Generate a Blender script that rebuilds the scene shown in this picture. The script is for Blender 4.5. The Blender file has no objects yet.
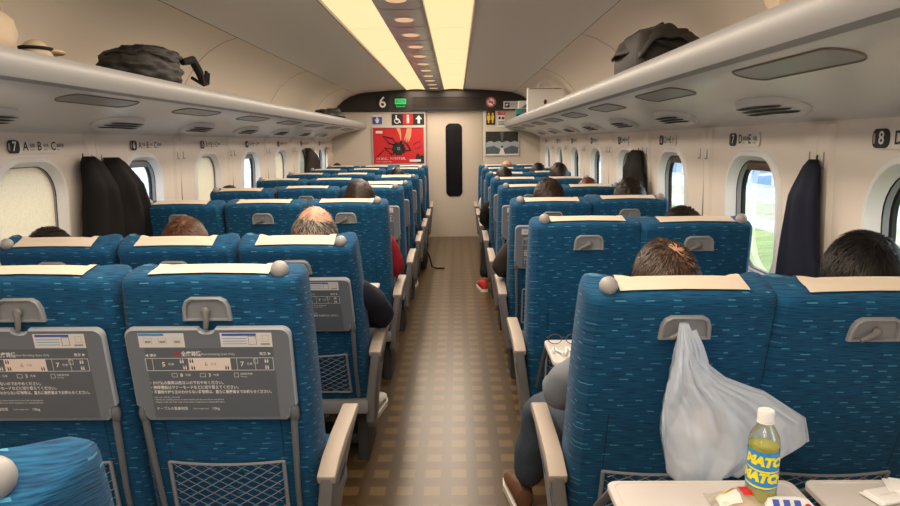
import bpy, bmesh, math, random
from mathutils import Vector, Matrix, noise, Euler
random.seed(11)
R = math.radians
C = bpy.context.scene.collection
sc = bpy.context.scene

# ------------------------------------------------------------------ camera, world, exposure
F = 660.0
CAMP = Vector((0.31, 0.0, 1.43))
pitch = math.atan(111 / F); yaw = math.atan(7.5 / F); roll = 0.01
fw = Vector((-math.sin(yaw) * math.cos(pitch), math.cos(yaw) * math.cos(pitch), -math.sin(pitch)))
rt = fw.cross(Vector((0, 0, 1))).normalized(); up = rt.cross(fw)
rt, up = (rt * math.cos(roll) - up * math.sin(roll)), (rt * math.sin(roll) + up * math.cos(roll))
cam = bpy.data.cameras.new('camera'); cam.sensor_width = 36; cam.lens = 36 * F / 900; cam.clip_start = 0.02; cam.clip_end = 500
camo = bpy.data.objects.new('camera', cam); C.objects.link(camo)
camo.matrix_world = Matrix(((rt.x, up.x, -fw.x, CAMP.x), (rt.y, up.y, -fw.y, CAMP.y), (rt.z, up.z, -fw.z, CAMP.z), (0, 0, 0, 1)))
sc.camera = camo
def at_depth(px, py, Y):                       # where a line of sight meets a plane across the carriage
    r = fw + rt * ((px - 450) / F) - up * ((py - 253) / F)
    return CAMP + r * ((Y - CAMP.y) / r.y)

world = bpy.data.worlds.new('sky'); sc.world = world; world.use_nodes = True
bg = world.node_tree.nodes['Background']; bg.inputs[0].default_value = (0.80, 0.90, 1.0, 1); bg.inputs[1].default_value = 4.7
sc.view_settings.view_transform = 'Standard'; sc.view_settings.look = 'None'
sc.view_settings.exposure = 0.42; sc.view_settings.gamma = 1.0
STRIP = (1.0, 0.66, 0.335); STRIP_S = 0.92        # colour and strength of the ceiling light diffusers
for s_ in (-1, 1):                               # the lamps of the two ceiling light strips
    la = bpy.data.lights.new('ceiling_lamp', 'AREA'); la.shape = 'RECTANGLE'; la.size = 0.26; la.size_y = 11.3; la.energy = 72; la.color = (1.0, 0.85, 0.69)
    lo_ = bpy.data.objects.new('ceiling_lamp', la); C.objects.link(lo_); lo_.location = (s_ * 0.274, 4.2, 2.172)

# ------------------------------------------------------------------ materials
M = {}
def mat(name, col, rough=0.6, metal=0.0, spec=0.4, bump=0, bscale=200, var=0.0, vscale=20, emit=None, es=1.0, trans=0, coat=0, sheen=0):
    m = bpy.data.materials.new(name); m.use_nodes = True; nt = m.node_tree; b = nt.nodes['Principled BSDF']
    b.inputs['Base Color'].default_value = (*col, 1); b.inputs['Roughness'].default_value = rough
    b.inputs['Metallic'].default_value = metal; b.inputs['Specular IOR Level'].default_value = spec
    b.inputs['Transmission Weight'].default_value = trans
    b.inputs['Coat Weight'].default_value = coat; b.inputs['Sheen Weight'].default_value = sheen
    if emit:
        b.inputs['Emission Color'].default_value = (*emit, 1); b.inputs['Emission Strength'].default_value = es
    if var or bump:
        tc = nt.nodes.new('ShaderNodeTexCoord')
        if var:
            n = nt.nodes.new('ShaderNodeTexNoise'); n.inputs['Scale'].default_value = vscale; n.inputs['Detail'].default_value = 4
            nt.links.new(tc.outputs['Object'], n.inputs['Vector'])
            mx = nt.nodes.new('ShaderNodeMix'); mx.data_type = 'RGBA'
            mx.inputs[6].default_value = (*[c * (1 - var) for c in col], 1); mx.inputs[7].default_value = (*[min(1, c * (1 + var)) for c in col], 1)
            nt.links.new(n.outputs['Fac'], mx.inputs[0]); nt.links.new(mx.outputs[2], b.inputs['Base Color'])
        if bump:
            n2 = nt.nodes.new('ShaderNodeTexNoise'); n2.inputs['Scale'].default_value = bscale; n2.inputs['Detail'].default_value = 3
            nt.links.new(tc.outputs['Object'], n2.inputs['Vector'])
            bp = nt.nodes.new('ShaderNodeBump'); bp.inputs['Strength'].default_value = bump; bp.inputs['Distance'].default_value = 0.002
            nt.links.new(n2.outputs['Fac'], bp.inputs['Height']); nt.links.new(bp.outputs['Normal'], b.inputs['Normal'])
    M[name] = m
    return m

class NT:                                       # a few lines of node shorthand
    def __init__(s, m): s.nt = m.node_tree; s.n = s.nt.nodes; s.l = s.nt.links
    def put(s, sock, v):
        if isinstance(v, (int, float)): sock.default_value = v
        elif isinstance(v, tuple): sock.default_value = v if len(v) == 4 or sock.type == 'VECTOR' else (*v, 1)
        else: s.l.new(v, sock)
    def m(s, op, a, b=0.0, c=0.0):
        n = s.n.new('ShaderNodeMath'); n.operation = op
        for i, v in enumerate((a, b, c)): s.put(n.inputs[i], v)
        return n.outputs[0]
    def vec(s, x, y, z=0.0):
        n = s.n.new('ShaderNodeCombineXYZ')
        for i, v in enumerate((x, y, z)): s.put(n.inputs[i], v)
        return n.outputs[0]
    def white(s, v):
        n = s.n.new('ShaderNodeTexWhiteNoise'); n.noise_dimensions = '3D'; s.l.new(v, n.inputs['Vector']); return n.outputs['Value']
    def noise(s, v, scale=1, detail=3):
        n = s.n.new('ShaderNodeTexNoise'); n.inputs['Scale'].default_value = scale; n.inputs['Detail'].default_value = detail
        s.l.new(v, n.inputs['Vector']); return n.outputs['Fac']
    def mix(s, f, a, b):
        n = s.n.new('ShaderNodeMix'); n.data_type = 'RGBA'; s.put(n.inputs[0], f); s.put(n.inputs[6], a); s.put(n.inputs[7], b); return n.outputs[2]
    def obj(s):
        t = s.n.new('ShaderNodeTexCoord'); x = s.n.new('ShaderNodeSeparateXYZ'); s.l.new(t.outputs['Object'], x.inputs[0]); return x.outputs, t.outputs['Object']

# blue woven moquette with short pale dashes
m = mat('moquette', (0.01, 0.1, 0.24), rough=0.85, spec=0.2, sheen=0.06); N = NT(m)
(x, y, z), o = N.obj()
u = N.m('ADD', x, N.m('MULTIPLY', y, 0.9)); v = N.m('ADD', z, N.m('MULTIPLY', y, 0.35))
v = N.m('ADD', v, N.m('MULTIPLY', N.noise(N.vec(N.m('MULTIPLY', u, 6.0), N.m('MULTIPLY', v, 3.0)), 1, 1), 0.012))
vr = N.m('DIVIDE', v, 0.0155); row = N.m('FLOOR', vr); fv = N.m('ABSOLUTE', N.m('SUBTRACT', N.m('FRACT', vr), 0.5))
uu = N.m('ADD', N.m('DIVIDE', u, 0.062), N.m('MULTIPLY', N.white(N.vec(row, 3.0, 7.0)), 9.0)); cell = N.m('FLOOR', uu); fu = N.m('FRACT', uu)
w1 = N.white(N.vec(cell, row, 1.0)); w2 = N.white(N.vec(cell, row, 5.0))
dash = N.m('MULTIPLY', N.m('MULTIPLY', N.m('LESS_THAN', fu, N.m('ADD', 0.16, N.m('MULTIPLY', w2, 0.26))), N.m('GREATER_THAN', w1, 0.35)), N.m('LESS_THAN', fv, 0.095))
weave = N.noise(N.vec(N.m('MULTIPLY', u, 22.0), N.m('MULTIPLY', v, 420.0)), 1, 2)
weave = N.m('MULTIPLY', N.m('SUBTRACT', weave, 0.30), 2.4)
base = N.mix(weave, (0.0020, 0.031, 0.086), (0.0085, 0.109, 0.236))
seam_v = N.m('MULTIPLY', N.m('LESS_THAN', N.m('ABSOLUTE', N.m('SUBTRACT', N.m('ABSOLUTE', x), 0.150)), 0.0016), N.m('LESS_THAN', z, 0.40))
base = N.mix(N.m('MULTIPLY', seam_v, 0.75), base, (0.003, 0.02, 0.05))
col = N.mix(N.m('MULTIPLY', dash, N.m('ADD', 0.05, N.m('MULTIPLY', w1, 0.55))), base, (0.11, 0.42, 0.62))
N.l.new(col, N.n['Principled BSDF'].inputs['Base Color'])
bp = N.n.new('ShaderNodeBump'); bp.inputs['Strength'].default_value = 0.35; bp.inputs['Distance'].default_value = 0.002
N.l.new(weave, bp.inputs['Height']); N.l.new(bp.outputs[0], N.n['Principled BSDF'].inputs['Normal'])

# brown carpet with a grid of pale blocks
m = mat('carpet', (0.2, 0.14, 0.08), rough=0.29, spec=0.5); N = NT(m)
(x, y, z), o = N.obj()
a = N.m('ABSOLUTE', N.m('SUBTRACT', N.m('FRACT', N.m('DIVIDE', N.m('ADD', x, 10.03), 0.113)), 0.5))
b_ = N.m('ABSOLUTE', N.m('SUBTRACT', N.m('FRACT', N.m('DIVIDE', N.m('ADD', y, 10.0), 0.145)), 0.5))
blk = N.m('MULTIPLY', N.m('LESS_THAN', a, 0.29), N.m('LESS_THAN', b_, 0.24))
fine = N.noise(N.vec(N.m('MULTIPLY', x, 260.0), N.m('MULTIPLY', y, 90.0)), 1, 3)
worn = N.noise(o, 2.2, 3)
blk = N.m('MULTIPLY', blk, N.m('ADD', 0.18, N.m('MULTIPLY', fine, 0.95)))
c1 = N.mix(fine, (0.033, 0.020, 0.008), (0.098, 0.060, 0.025))
col = N.mix(N.m('MULTIPLY', blk, 0.58), c1, (0.25, 0.162, 0.075))
col = N.mix(N.m('MULTIPLY', worn, 0.35), col, (0.035, 0.024, 0.012))
N.l.new(col, N.n['Principled BSDF'].inputs['Base Color'])
bp = N.n.new('ShaderNodeBump'); bp.inputs['Strength'].default_value = 0.12; bp.inputs['Distance'].default_value = 0.001
N.l.new(fine, bp.inputs['Height']); N.l.new(bp.outputs[0], N.n['Principled BSDF'].inputs['Normal'])

mat('cream_cloth', (0.70, 0.60, 0.48), 0.9, bump=0.3, bscale=900)
mat('pale_plastic', (0.80, 0.73, 0.655), 0.45)
mat('window_surround', (0.80, 0.81, 0.82), 0.4)
mat('rack_shell', (0.31, 0.31, 0.31), 0.42, spec=0.5)
mat('rack_under', (0.70, 0.70, 0.685), 0.30, spec=0.5)
mat('inset_grey', (0.30, 0.30, 0.30), 0.4)
mat('ceiling_paint', (0.86, 0.81, 0.75), 0.5)
mat('cove_paint', (0.86, 0.75, 0.63), 0.5)
mat('duct_grey', (0.46, 0.46, 0.48), 0.25, spec=0.6)
mat('joint_tone', (0.50, 0.43, 0.36), 0.6)
mat('hair_light', (0.30, 0.24, 0.20), 0.5)
mat('hair_mid', (0.14, 0.085, 0.055), 0.45)
mat('catch_grey', (0.17, 0.165, 0.16), 0.4)
mat('dark_slot', (0.012, 0.012, 0.013), 0.7)
mat('seam_dark', (0.20, 0.17, 0.14), 0.7)
mat('header_brown', (0.027, 0.021, 0.018), 0.45)
mat('door_paint', (0.60, 0.52, 0.43), 0.45)
mat('end_wall', (0.66, 0.59, 0.50), 0.5)
mat('tray_grey', (0.165, 0.185, 0.215), 0.5, bump=0.15, bscale=1500)
mat('tray_edge', (0.32, 0.345, 0.38), 0.45)
mat('tray_pale', (0.62, 0.58, 0.55), 0.42)
mat('hook_grey', (0.25, 0.265, 0.285), 0.42)
mat('knob_grey', (0.34, 0.335, 0.33), 0.45)
mat('arm_pad', (0.37, 0.31, 0.26), 0.5)
mat('arm_shell', (0.21, 0.21, 0.215), 0.45)
mat('metal_arm', (0.15, 0.16, 0.175), 0.4, metal=0.2)
mat('net_grey', (0.22, 0.235, 0.265), 0.6)
mat('dark_steel', (0.05, 0.05, 0.05), 0.5)
mat('black_plastic', (0.012, 0.012, 0.013), 0.35)
mat('black_glass', (0.003, 0.004, 0.007), 0.12, spec=0.25)
mat('print_white', (0.80, 0.79, 0.77), 0.6)
mat('print_pink', (0.85, 0.72, 0.66), 0.6)
mat('print_grey', (0.33, 0.31, 0.30), 0.6)
mat('print_blue', (0.05, 0.10, 0.42), 0.6)
mat('print_sky', (0.06, 0.30, 0.62), 0.6)
mat('print_dark', (0.02, 0.02, 0.022), 0.6)
mat('print_red', (0.62, 0.02, 0.025), 0.5)
mat('print_yellow', (0.85, 0.52, 0.03), 0.5)
mat('print_skin', (0.72, 0.36, 0.20), 0.6)
mat('sticker', (0.72, 0.70, 0.67), 0.5)
mat('label_plate', (0.80, 0.76, 0.70), 0.5)
mat('led_green', (0.01, 0.2, 0.05), 0.4, emit=(0.02, 0.62, 0.12), es=0.62)
mat('led_dim', (0.016, 0.009, 0.005), 0.7)
mat('white_paint', (0.82, 0.82, 0.80), 0.5)
mat('frame_silver', (0.55, 0.54, 0.52), 0.35, metal=0.3)
mat('skin', (0.56, 0.30, 0.19), 0.5, bump=0.1, bscale=300)
mat('skin_pale', (0.66, 0.40, 0.28), 0.5)
mat('eye_dark', (0.02, 0.015, 0.012), 0.2)
mat('hair_black', (0.006, 0.0055, 0.0055), 0.5, spec=0.3)
mat('hair_dark', (0.014, 0.009, 0.0065), 0.48, spec=0.35)
mat('hair_brown', (0.042, 0.020, 0.011), 0.45, spec=0.4)
mat('hair_red', (0.085, 0.026, 0.013), 0.42, spec=0.5)
mat('hair_grey', (0.12, 0.105, 0.095), 0.5)
mat('hair_salt', (0.055, 0.036, 0.026), 0.5)
mat('cloth_grey', (0.20, 0.22, 0.25), 0.9, bump=0.5, bscale=500, var=0.12, vscale=150)
mat('cloth_navy', (0.007, 0.009, 0.020), 0.85, bump=0.3, bscale=500)
mat('cloth_black', (0.007, 0.007, 0.008), 0.85, bump=0.3, bscale=400)
mat('cloth_brown', (0.040, 0.030, 0.026), 0.85, bump=0.3, bscale=400)
mat('cloth_red', (0.34, 0.012, 0.026), 0.85)
mat('cloth_white', (0.68, 0.66, 0.62), 0.9)
mat('denim', (0.060, 0.080, 0.105), 0.9, bump=0.5, bscale=700, var=0.25, vscale=60)
mat('trouser_grey', (0.10, 0.10, 0.105), 0.9)
mat('leather_brown', (0.11, 0.048, 0.026), 0.45)
mat('sole_white', (0.70, 0.66, 0.60), 0.6)
mat('shoe_red', (0.50, 0.03, 0.03), 0.6)
mat('coat_black', (0.0065, 0.006, 0.006), 0.8, spec=0.2, bump=0.3, bscale=120)
mat('coat_navy', (0.008, 0.011, 0.027), 0.75, spec=0.25, bump=0.2, bscale=150)
mat('coat_brown', (0.020, 0.014, 0.012), 0.8)
mat('bag_nylon', (0.022, 0.020, 0.018), 0.6, bump=0.5, bscale=160, var=0.25, vscale=30)
mat('bag_grey', (0.040, 0.034, 0.029), 0.65, bump=0.4, bscale=90)
mat('bag_beige', (0.50, 0.40, 0.29), 0.75, bump=0.4, bscale=60)
mat('paper_white', (0.88, 0.85, 0.80), 0.7)
mat('teal', (0.05, 0.28, 0.30), 0.6)
mat('cap_white', (0.86, 0.85, 0.83), 0.4)
mat('label_blue', (0.035, 0.27, 0.66), 0.35)
mat('label_yellow', (0.90, 0.78, 0.02), 0.4)
mat('wrap_cream', (0.72, 0.60, 0.46), 0.35)
mat('grass', (0.28, 0.36, 0.13), 0.9, var=0.5, vscale=0.9)
mat('dry_grass', (0.50, 0.49, 0.34), 0.9, var=0.35, vscale=0.8)
mat('road', (0.62, 0.62, 0.62), 0.9, var=0.1, vscale=0.5)
mat('leaf', (0.15, 0.27, 0.06), 0.8, var=0.6, vscale=3)
mat('barrier_blue', (0.25, 0.38, 0.55), 0.7)
mat('barrier_white', (0.75, 0.75, 0.75), 0.7)
mat('blind_box', (0.12, 0.07, 0.05), 0.6)
mat('ceiling_glow', (0.22, 0.18, 0.13), 0.5, emit=STRIP, es=STRIP_S)
mat('vent_glow', (0.6, 0.45, 0.3), 0.4, emit=(1.0, 0.60, 0.33), es=0.5)
# diffuser sheets: faint joints and cloudy warmth of the lamps behind
N = NT(M['ceiling_glow']); (x, y, z), o = N.obj()
j = N.m('LESS_THAN', N.m('FRACT', N.m('DIVIDE', N.m('ADD', y, 20.3), 1.04)), 0.012)
N.l.new(N.m('MULTIPLY', STRIP_S, N.m('SUBTRACT', 1.0, N.m('MULTIPLY', j, 0.35))), N.n['Principled BSDF'].inputs['Emission Strength'])

def glassy(name, tint, gloss=0.12, rough=0.02, body=None, bw=0.0):
    m = bpy.data.materials.new(name); m.use_nodes = True; nt = m.node_tree; nt.nodes.clear()
    out = nt.nodes.new('ShaderNodeOutputMaterial'); t = nt.nodes.new('ShaderNodeBsdfTransparent'); g = nt.nodes.new('ShaderNodeBsdfGlossy')
    t.inputs[0].default_value = (*tint, 1); g.inputs['Roughness'].default_value = rough
    lw = nt.nodes.new('ShaderNodeLayerWeight'); lw.inputs[0].default_value = 0.25
    mu = nt.nodes.new('ShaderNodeMath'); mu.operation = 'MULTIPLY_ADD'; mu.inputs[1].default_value = 0.6; mu.inputs[2].default_value = gloss * 0.3
    nt.links.new(lw.outputs['Fresnel'], mu.inputs[0])
    mx = nt.nodes.new('ShaderNodeMixShader'); nt.links.new(mu.outputs[0], mx.inputs[0]); nt.links.new(t.outputs[0], mx.inputs[1]); nt.links.new(g.outputs[0], mx.inputs[2])
    last = mx
    if body:
        d = nt.nodes.new('ShaderNodeBsdfDiffuse'); d.inputs[0].default_value = (*body, 1)
        tr = nt.nodes.new('ShaderNodeBsdfTranslucent'); tr.inputs[0].default_value = (*body, 1)
        a = nt.nodes.new('ShaderNodeMixShader'); a.inputs[0].default_value = 0.45; nt.links.new(d.outputs[0], a.inputs[1]); nt.links.new(tr.outputs[0], a.inputs[2])
        b = nt.nodes.new('ShaderNodeMixShader'); b.inputs[0].default_value = bw; nt.links.new(mx.outputs[0], b.inputs[1]); nt.links.new(a.outputs[0], b.inputs[2]); last = b
    nt.links.new(last.outputs[0], out.inputs[0]); M[name] = m
glassy('window_glass', (0.94, 0.97, 0.96))
glassy('pet', (0.93, 0.96, 0.97), 0.25, 0.05)
glassy('drink', (0.90, 0.86, 0.30), 0.2, 0.05, (0.95, 0.90, 0.24), 0.80)
glassy('bag_film', (0.88, 0.91, 0.95), 0.25, 0.22, (0.84, 0.91, 1.0), 0.72)
glassy('wrap_film', (0.95, 0.93, 0.90), 0.4, 0.1, (0.85, 0.75, 0.62), 0.45)
glassy('blind_cloth', (0.0, 0.0, 0.0), 0.0, 0.6, (0.84, 0.76, 0.60), 0.96)
for n in M['blind_cloth'].node_tree.nodes:
    if n.type == 'MIX_SHADER' and abs(n.inputs[0].default_value - 0.45) < 1e-4: n.inputs[0].default_value = 0.16
N = NT(M['blind_cloth']); (x, y, z), o = N.obj()
spk = N.noise(o, 90, 2)
cb = N.mix(spk, (0.66, 0.57, 0.40), (0.86, 0.77, 0.58))
for n in N.n:
    if n.type in ('BSDF_DIFFUSE', 'BSDF_TRANSLUCENT'): N.l.new(cb, n.inputs[0])

# ------------------------------------------------------------------ mesh builder
class MB:
    def __init__(s): s.bm = bmesh.new(); s.mats = []; s.cur = 0
    def use(s, name):
        if name not in s.mats: s.mats.append(name)
        s.cur = s.mats.index(name); return s
    def _face(s, vs, smooth=True):
        try: f = s.bm.faces.new(vs)
        except ValueError: return None
        f.material_index = s.cur; f.smooth = smooth; return f
    def rings(s, rings, cap0=True, cap1=True, closed=True):
        V = [[s.bm.verts.new(p) for p in r] for r in rings]; n = len(V[0])
        for i in range(len(V) - 1):
            for j in range(n if closed else n - 1):
                k = (j + 1) % n
                s._face((V[i][j], V[i][k], V[i + 1][k], V[i + 1][j]))
        if closed:
            if cap0: s._face(V[0][::-1])
            if cap1: s._face(V[-1])
        return V
    def box(s, lo, hi, bev=0.0, seg=2, M4=None):
        lo, hi = Vector(lo), Vector(hi)
        b2 = bmesh.new(); bmesh.ops.create_cube(b2, size=1)
        for v in b2.verts: v.co = Vector([(lo[i] + hi[i]) / 2 + v.co[i] * (hi[i] - lo[i]) for i in range(3)])
        if bev: bmesh.ops.bevel(b2, geom=b2.edges[:], offset=bev, segments=seg, profile=0.5, affect='EDGES')
        s.merge(b2, M4); return s
    def merge(s, b2, M4=None, keep=False):
        mp = {}
        for v in b2.verts: mp[v] = s.bm.verts.new(M4 @ v.co if M4 else v.co)
        for f in b2.faces:
            g = s._face([mp[v] for v in f.verts]);
            if g and keep: g.material_index = f.material_index
        b2.free()
    def ell(s, c, r, seg=16, rg=10, fn=None):
        c = Vector(c); rings = []
        for i in range(1, rg):
            t = math.pi * i / rg; ring = []
            for j in range(seg):
                p = 2 * math.pi * j / seg; d = Vector((math.sin(t) * math.cos(p), math.sin(t) * math.sin(p), -math.cos(t)))
                k = fn(d) if fn else 1
                ring.append(c + Vector((d.x * r[0], d.y * r[1], d.z * r[2])) * k)
            rings.append(ring)
        V = s.rings(rings, False, False)
        k0 = fn(Vector((0, 0, -1))) if fn else 1; k1 = fn(Vector((0, 0, 1))) if fn else 1
        a = s.bm.verts.new(c + Vector((0, 0, -r[2])) * k0); b = s.bm.verts.new(c + Vector((0, 0, r[2])) * k1)
        for j in range(seg):
            s._face((a, V[0][(j + 1) % seg], V[0][j])); s._face((b, V[-1][j], V[-1][(j + 1) % seg]))
        return s
    def tube(s, pts, r, n=8, closed=False):
        pts = [Vector(p) for p in pts]; rs = r if isinstance(r, (list, tuple)) else [r] * len(pts); rings = []
        m = len(pts); ref = None
        for i, p in enumerate(pts):
            if closed: t = pts[(i + 1) % m] - pts[i - 1]
            else: t = pts[min(i + 1, m - 1)] - pts[max(i - 1, 0)]
            t.normalize()
            if ref is None:
                ref = Vector((0, 0, 1)) if abs(t.z) < 0.9 else Vector((1, 0, 0))
            a = t.cross(ref)
            if a.length < 1e-4: a = t.cross(Vector((0.3, 1, 0.2)))
            a.normalize(); b = a.cross(t); ref = b
            rings.append([p + (a * math.cos(2 * math.pi * k / n) + b * math.sin(2 * math.pi * k / n)) * rs[i] for k in range(n)])
        if closed: rings.append(rings[0]); s.rings(rings, False, False)
        else: s.rings(rings)
        return s
    def poly(s, pts, depth=0.0, axis=Vector((0, 1, 0))):    # flat outline, given a thickness along axis
        a = [s.bm.verts.new(p) for p in pts]; s._face(a, False)
        if depth:
            b = [s.bm.verts.new(Vector(p) + axis * depth) for p in pts]; s._face(b[::-1], False)
            n = len(pts)
            for i in range(n): s._face((a[i], a[(i + 1) % n], b[(i + 1) % n], b[i]), False)
        return s
    def grid(s, fn, nu, nv):
        V = [[s.bm.verts.new(fn(i / nu, j / nv)) for j in range(nv + 1)] for i in range(nu + 1)]
        for i in range(nu):
            for j in range(nv): s._face((V[i][j], V[i + 1][j], V[i + 1][j + 1], V[i][j + 1]))
        return s
    def lathe(s, prof, c=(0, 0, 0), n=24, cap0=True, cap1=True):
        c = Vector(c)
        s.rings([[c + Vector((r * math.cos(2 * math.pi * k / n), r * math.sin(2 * math.pi * k / n), z)) for k in range(n)] for r, z in prof], cap0, cap1)
        return s
    def text(s, string, size, pos, X=Vector((1, 0, 0)), Y=Vector((0, 0, 1)), align='LEFT', bold=0.0, fn=None, sq=1.0):
        for co, polys in [text_data(string, align, bold)]:
            mp = []
            for x, y in co:
                p = Vector(pos) + X * (x * size * sq) + Y * (y * size)
                mp.append(s.bm.verts.new(fn(x * size * sq, y * size) if fn else p))
            for f in polys: s._face([mp[i] for i in f], False)
        return s
    def done(s, name, parent=None, sharp=35, recalc=True):
        bmesh.ops.remove_doubles(s.bm, verts=s.bm.verts[:], dist=1e-6)
        if recalc: bmesh.ops.recalc_face_normals(s.bm, faces=s.bm.faces[:])
        me = bpy.data.meshes.new(name); s.bm.to_mesh(me); s.bm.free()
        for n in s.mats: me.materials.append(M[n])
        if sharp: me.set_sharp_from_angle(angle=R(sharp))
        o = bpy.data.objects.new(name, me); C.objects.link(o)
        if parent: o.parent = parent
        return o

_tc = {}
def text_data(string, align, bold):
    k = (string, align, bold)
    if k not in _tc:
        cu = bpy.data.curves.new('t', 'FONT'); cu.body = string; cu.size = 1; cu.align_x = align; cu.align_y = 'CENTER'; cu.resolution_u = 2; cu.offset = bold
        ob = bpy.data.objects.new('t', cu); C.objects.link(ob); bpy.context.view_layer.update()
        me = bpy.data.meshes.new_from_object(ob.evaluated_get(bpy.context.evaluated_depsgraph_get()))
        _tc[k] = ([(v.co.x, v.co.y) for v in me.vertices], [list(p.vertices) for p in me.polygons])
        bpy.data.objects.remove(ob); bpy.data.curves.remove(cu); bpy.data.meshes.remove(me)
    return _tc[k]

def tag(o, label=None, cat=None, group=None, kind=None):
    if label: o['label'] = label
    if cat: o['category'] = cat
    if group: o['group'] = group
    if kind: o['kind'] = kind
    return o
def empty(name, loc=(0, 0, 0), parent=None):
    o = bpy.data.objects.new(name, None); C.objects.link(o); o.location = loc; o.empty_display_size = 0.1
    if parent: o.parent = parent
    return o
def struct(mb, name, **k): return tag(mb.done(name, **k), kind='structure')
def rrect(w, h, r, n=6, pw=1):
    pts = []
    for cx, cy, a0 in ((w / 2 - r, h / 2 - r, 0), (-w / 2 + r, h / 2 - r, 90), (-w / 2 + r, -h / 2 + r, 180), (w / 2 - r, -h / 2 + r, 270)):
        for i in range(n + 1):
            a = R(a0 + 90 * i / n); pts.append((cx + r * math.cos(a), cy + r * math.sin(a)))
    return pts
def copy_tree(o, parent=None):
    c = o.copy(); C.objects.link(c)
    if parent: c.parent = parent
    for ch in list(o.children): copy_tree(ch, c)
    return c

YN, YE = -1.6, 9.95          # near and far end of the carriage interior
WX = 1.545                   # wall face
def wy(row, s=-1): return (2.88 if s < 0 else 2.80) + 1.04 * (7 - row)      # centre of the window of a seat row

# ------------------------------------------------------------------ structure
b = MB().use('carpet'); b.box((-1.6, YN, -0.05), (1.6, YE + 0.3, 0)); struct(b, 'floor')

WZ, WW, WH, WR = 1.100, 0.475, 0.52, 0.165          # window opening in the wall
def wall_x(z, s): return s * (WX + 0.035 * max(0, (1.48 - z)))
for s, nm in ((-1, 'left'), (1, 'right')):
    b = MB().use('pale_plastic')
    ys = [wy(r, s) for r in range(11, 0, -1)]
    hole = rrect(WW, WH, WR, 7)
    for yc in ys:
        y0, y1 = yc - 0.52, yc + 0.52
        if yc == ys[-1]: y1 = YE
        zb, zt = 0.0, 1.72
        inner, outer = [], []
        for (hx, hz) in hole:
            inner.append(Vector((wall_x(WZ + hz, s), yc + hx, WZ + hz)))
            # project outwards to the bay rectangle
            k = 1e9
            if hx > 1e-9: k = min(k, (y1 - yc) / hx)
            if hx < -1e-9: k = min(k, (y0 - yc) / hx)
            if hz > 1e-9: k = min(k, (zt - WZ) / hz)
            if hz < -1e-9: k = min(k, (zb - WZ) / hz)
            outer.append(Vector((wall_x(WZ + hz * k, s), yc + hx * k, WZ + hz * k)))
        # snap the nearest outer points to the corners
        for cy, cz in ((y0, zb), (y0, zt), (y1, zb), (y1, zt)):
            i = min(range(len(outer)), key=lambda q: (outer[q].y - cy) ** 2 + (outer[q].z - cz) ** 2)
            outer[i] = Vector((wall_x(cz, s), cy, cz))
        b.rings([inner, outer], False, False)
        back = [p + Vector((s * 0.012, 0, 0)) for p in inner]; b.rings([inner, back], False, False)
    o = struct(b, 'wall_' + nm)
    # pillar panels with the coat hooks between the windows
    for q, yc in enumerate(ys[:-1]):
        ym = yc + 0.52
        b = MB().use('pale_plastic'); xw = lambda z: wall_x(z, s)
        pr = [(ym - 0.085, 0), (ym - 0.070, 0.014), (ym - 0.006, 0.014), (ym, 0.006), (ym + 0.006, 0.014), (ym + 0.070, 0.014), (ym + 0.085, 0)]
        b.rings([[Vector((xw(zz) - s * d, yy, zz)) for yy, d in pr] for zz in (0.55, 1.0, 1.478)], closed=False)
        b.use('seam_dark'); b.box((min(xw(1.3) - s * 0.009, xw(1.3)), ym - 0.0025, 0.6), (max(xw(1.3) - s * 0.009, xw(1.3)), ym + 0.0025, 1.475))
        struct(b, 'trim_%d' % (q + 1 + (20 if s > 0 else 0)))

# windows: funnel surround, dark gasket, pane, and a blind drawn down or up
BLIND_L = {7, 5, 3, 2, 9}
for s, off in ((-1, 0), (1, 20)):
    for row in range(1, 11):
        yc = wy(row, s)
        w = empty('window_%d' % (row + off), (s * WX, yc, WZ)); tag(w, kind='structure')
        def ring(wd, ht, r, d, dz=0):
            return [Vector((wall_x(WZ + hz + dz, s) - s * WX + s * d, hx, hz + dz)) for hx, hz in rrect(wd, ht, r, 7)]
        b = MB().use('window_surround')
        b.rings([ring(WW + 0.05, WH + 0.05, WR + 0.02, -0.001), ring(WW + 0.03, WH + 0.03, WR + 0.015, -0.014), ring(WW, WH, WR, -0.014),
                 ring(0.440, 0.486, 0.15, 0.022), ring(0.434, 0.480, 0.147, 0.025)], False, False)
        b.done('window_surround', w, sharp=50)
        b = MB().use('black_plastic')
        b.rings([ring(0.436, 0.482, 0.148, 0.024), ring(0.430, 0.476, 0.146, 0.027)], False, False)
        b.use('hook_grey')
        b.rings([ring(0.430, 0.476, 0.146, 0.027), ring(0.422, 0.468, 0.142, 0.044)], False, False)
        b.use('black_plastic')
        b.rings([ring(0.422, 0.468, 0.142, 0.044), ring(0.410, 0.456, 0.137, 0.049), ring(0.406, 0.452, 0.135, 0.062)], False, False)
        b.done('window_frame', w)
        b = MB().use('window_glass'); pts = ring(0.412, 0.458, 0.137, 0.056); b._face([b.bm.verts.new(p) for p in pts], False); b.done('pane', w)
        if s < 0 and row in BLIND_L:
            b = MB().use('blind_cloth'); pts = ring(0.426, 0.472, 0.143, 0.036); b._face([b.bm.verts.new(p) for p in pts], False)
            b.done('blind', w)
        else:
            b = MB().use('blind_box' if s > 0 else 'hook_grey')
            xx = wall_x(WZ + 0.19, s) - s * WX
            b.box((min(xx + s * 0.028, xx + s * 0.044), -0.13, 0.198), (max(xx + s * 0.028, xx + s * 0.044), 0.13, 0.232), 0.006)
            b.done('blind', w)

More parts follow.
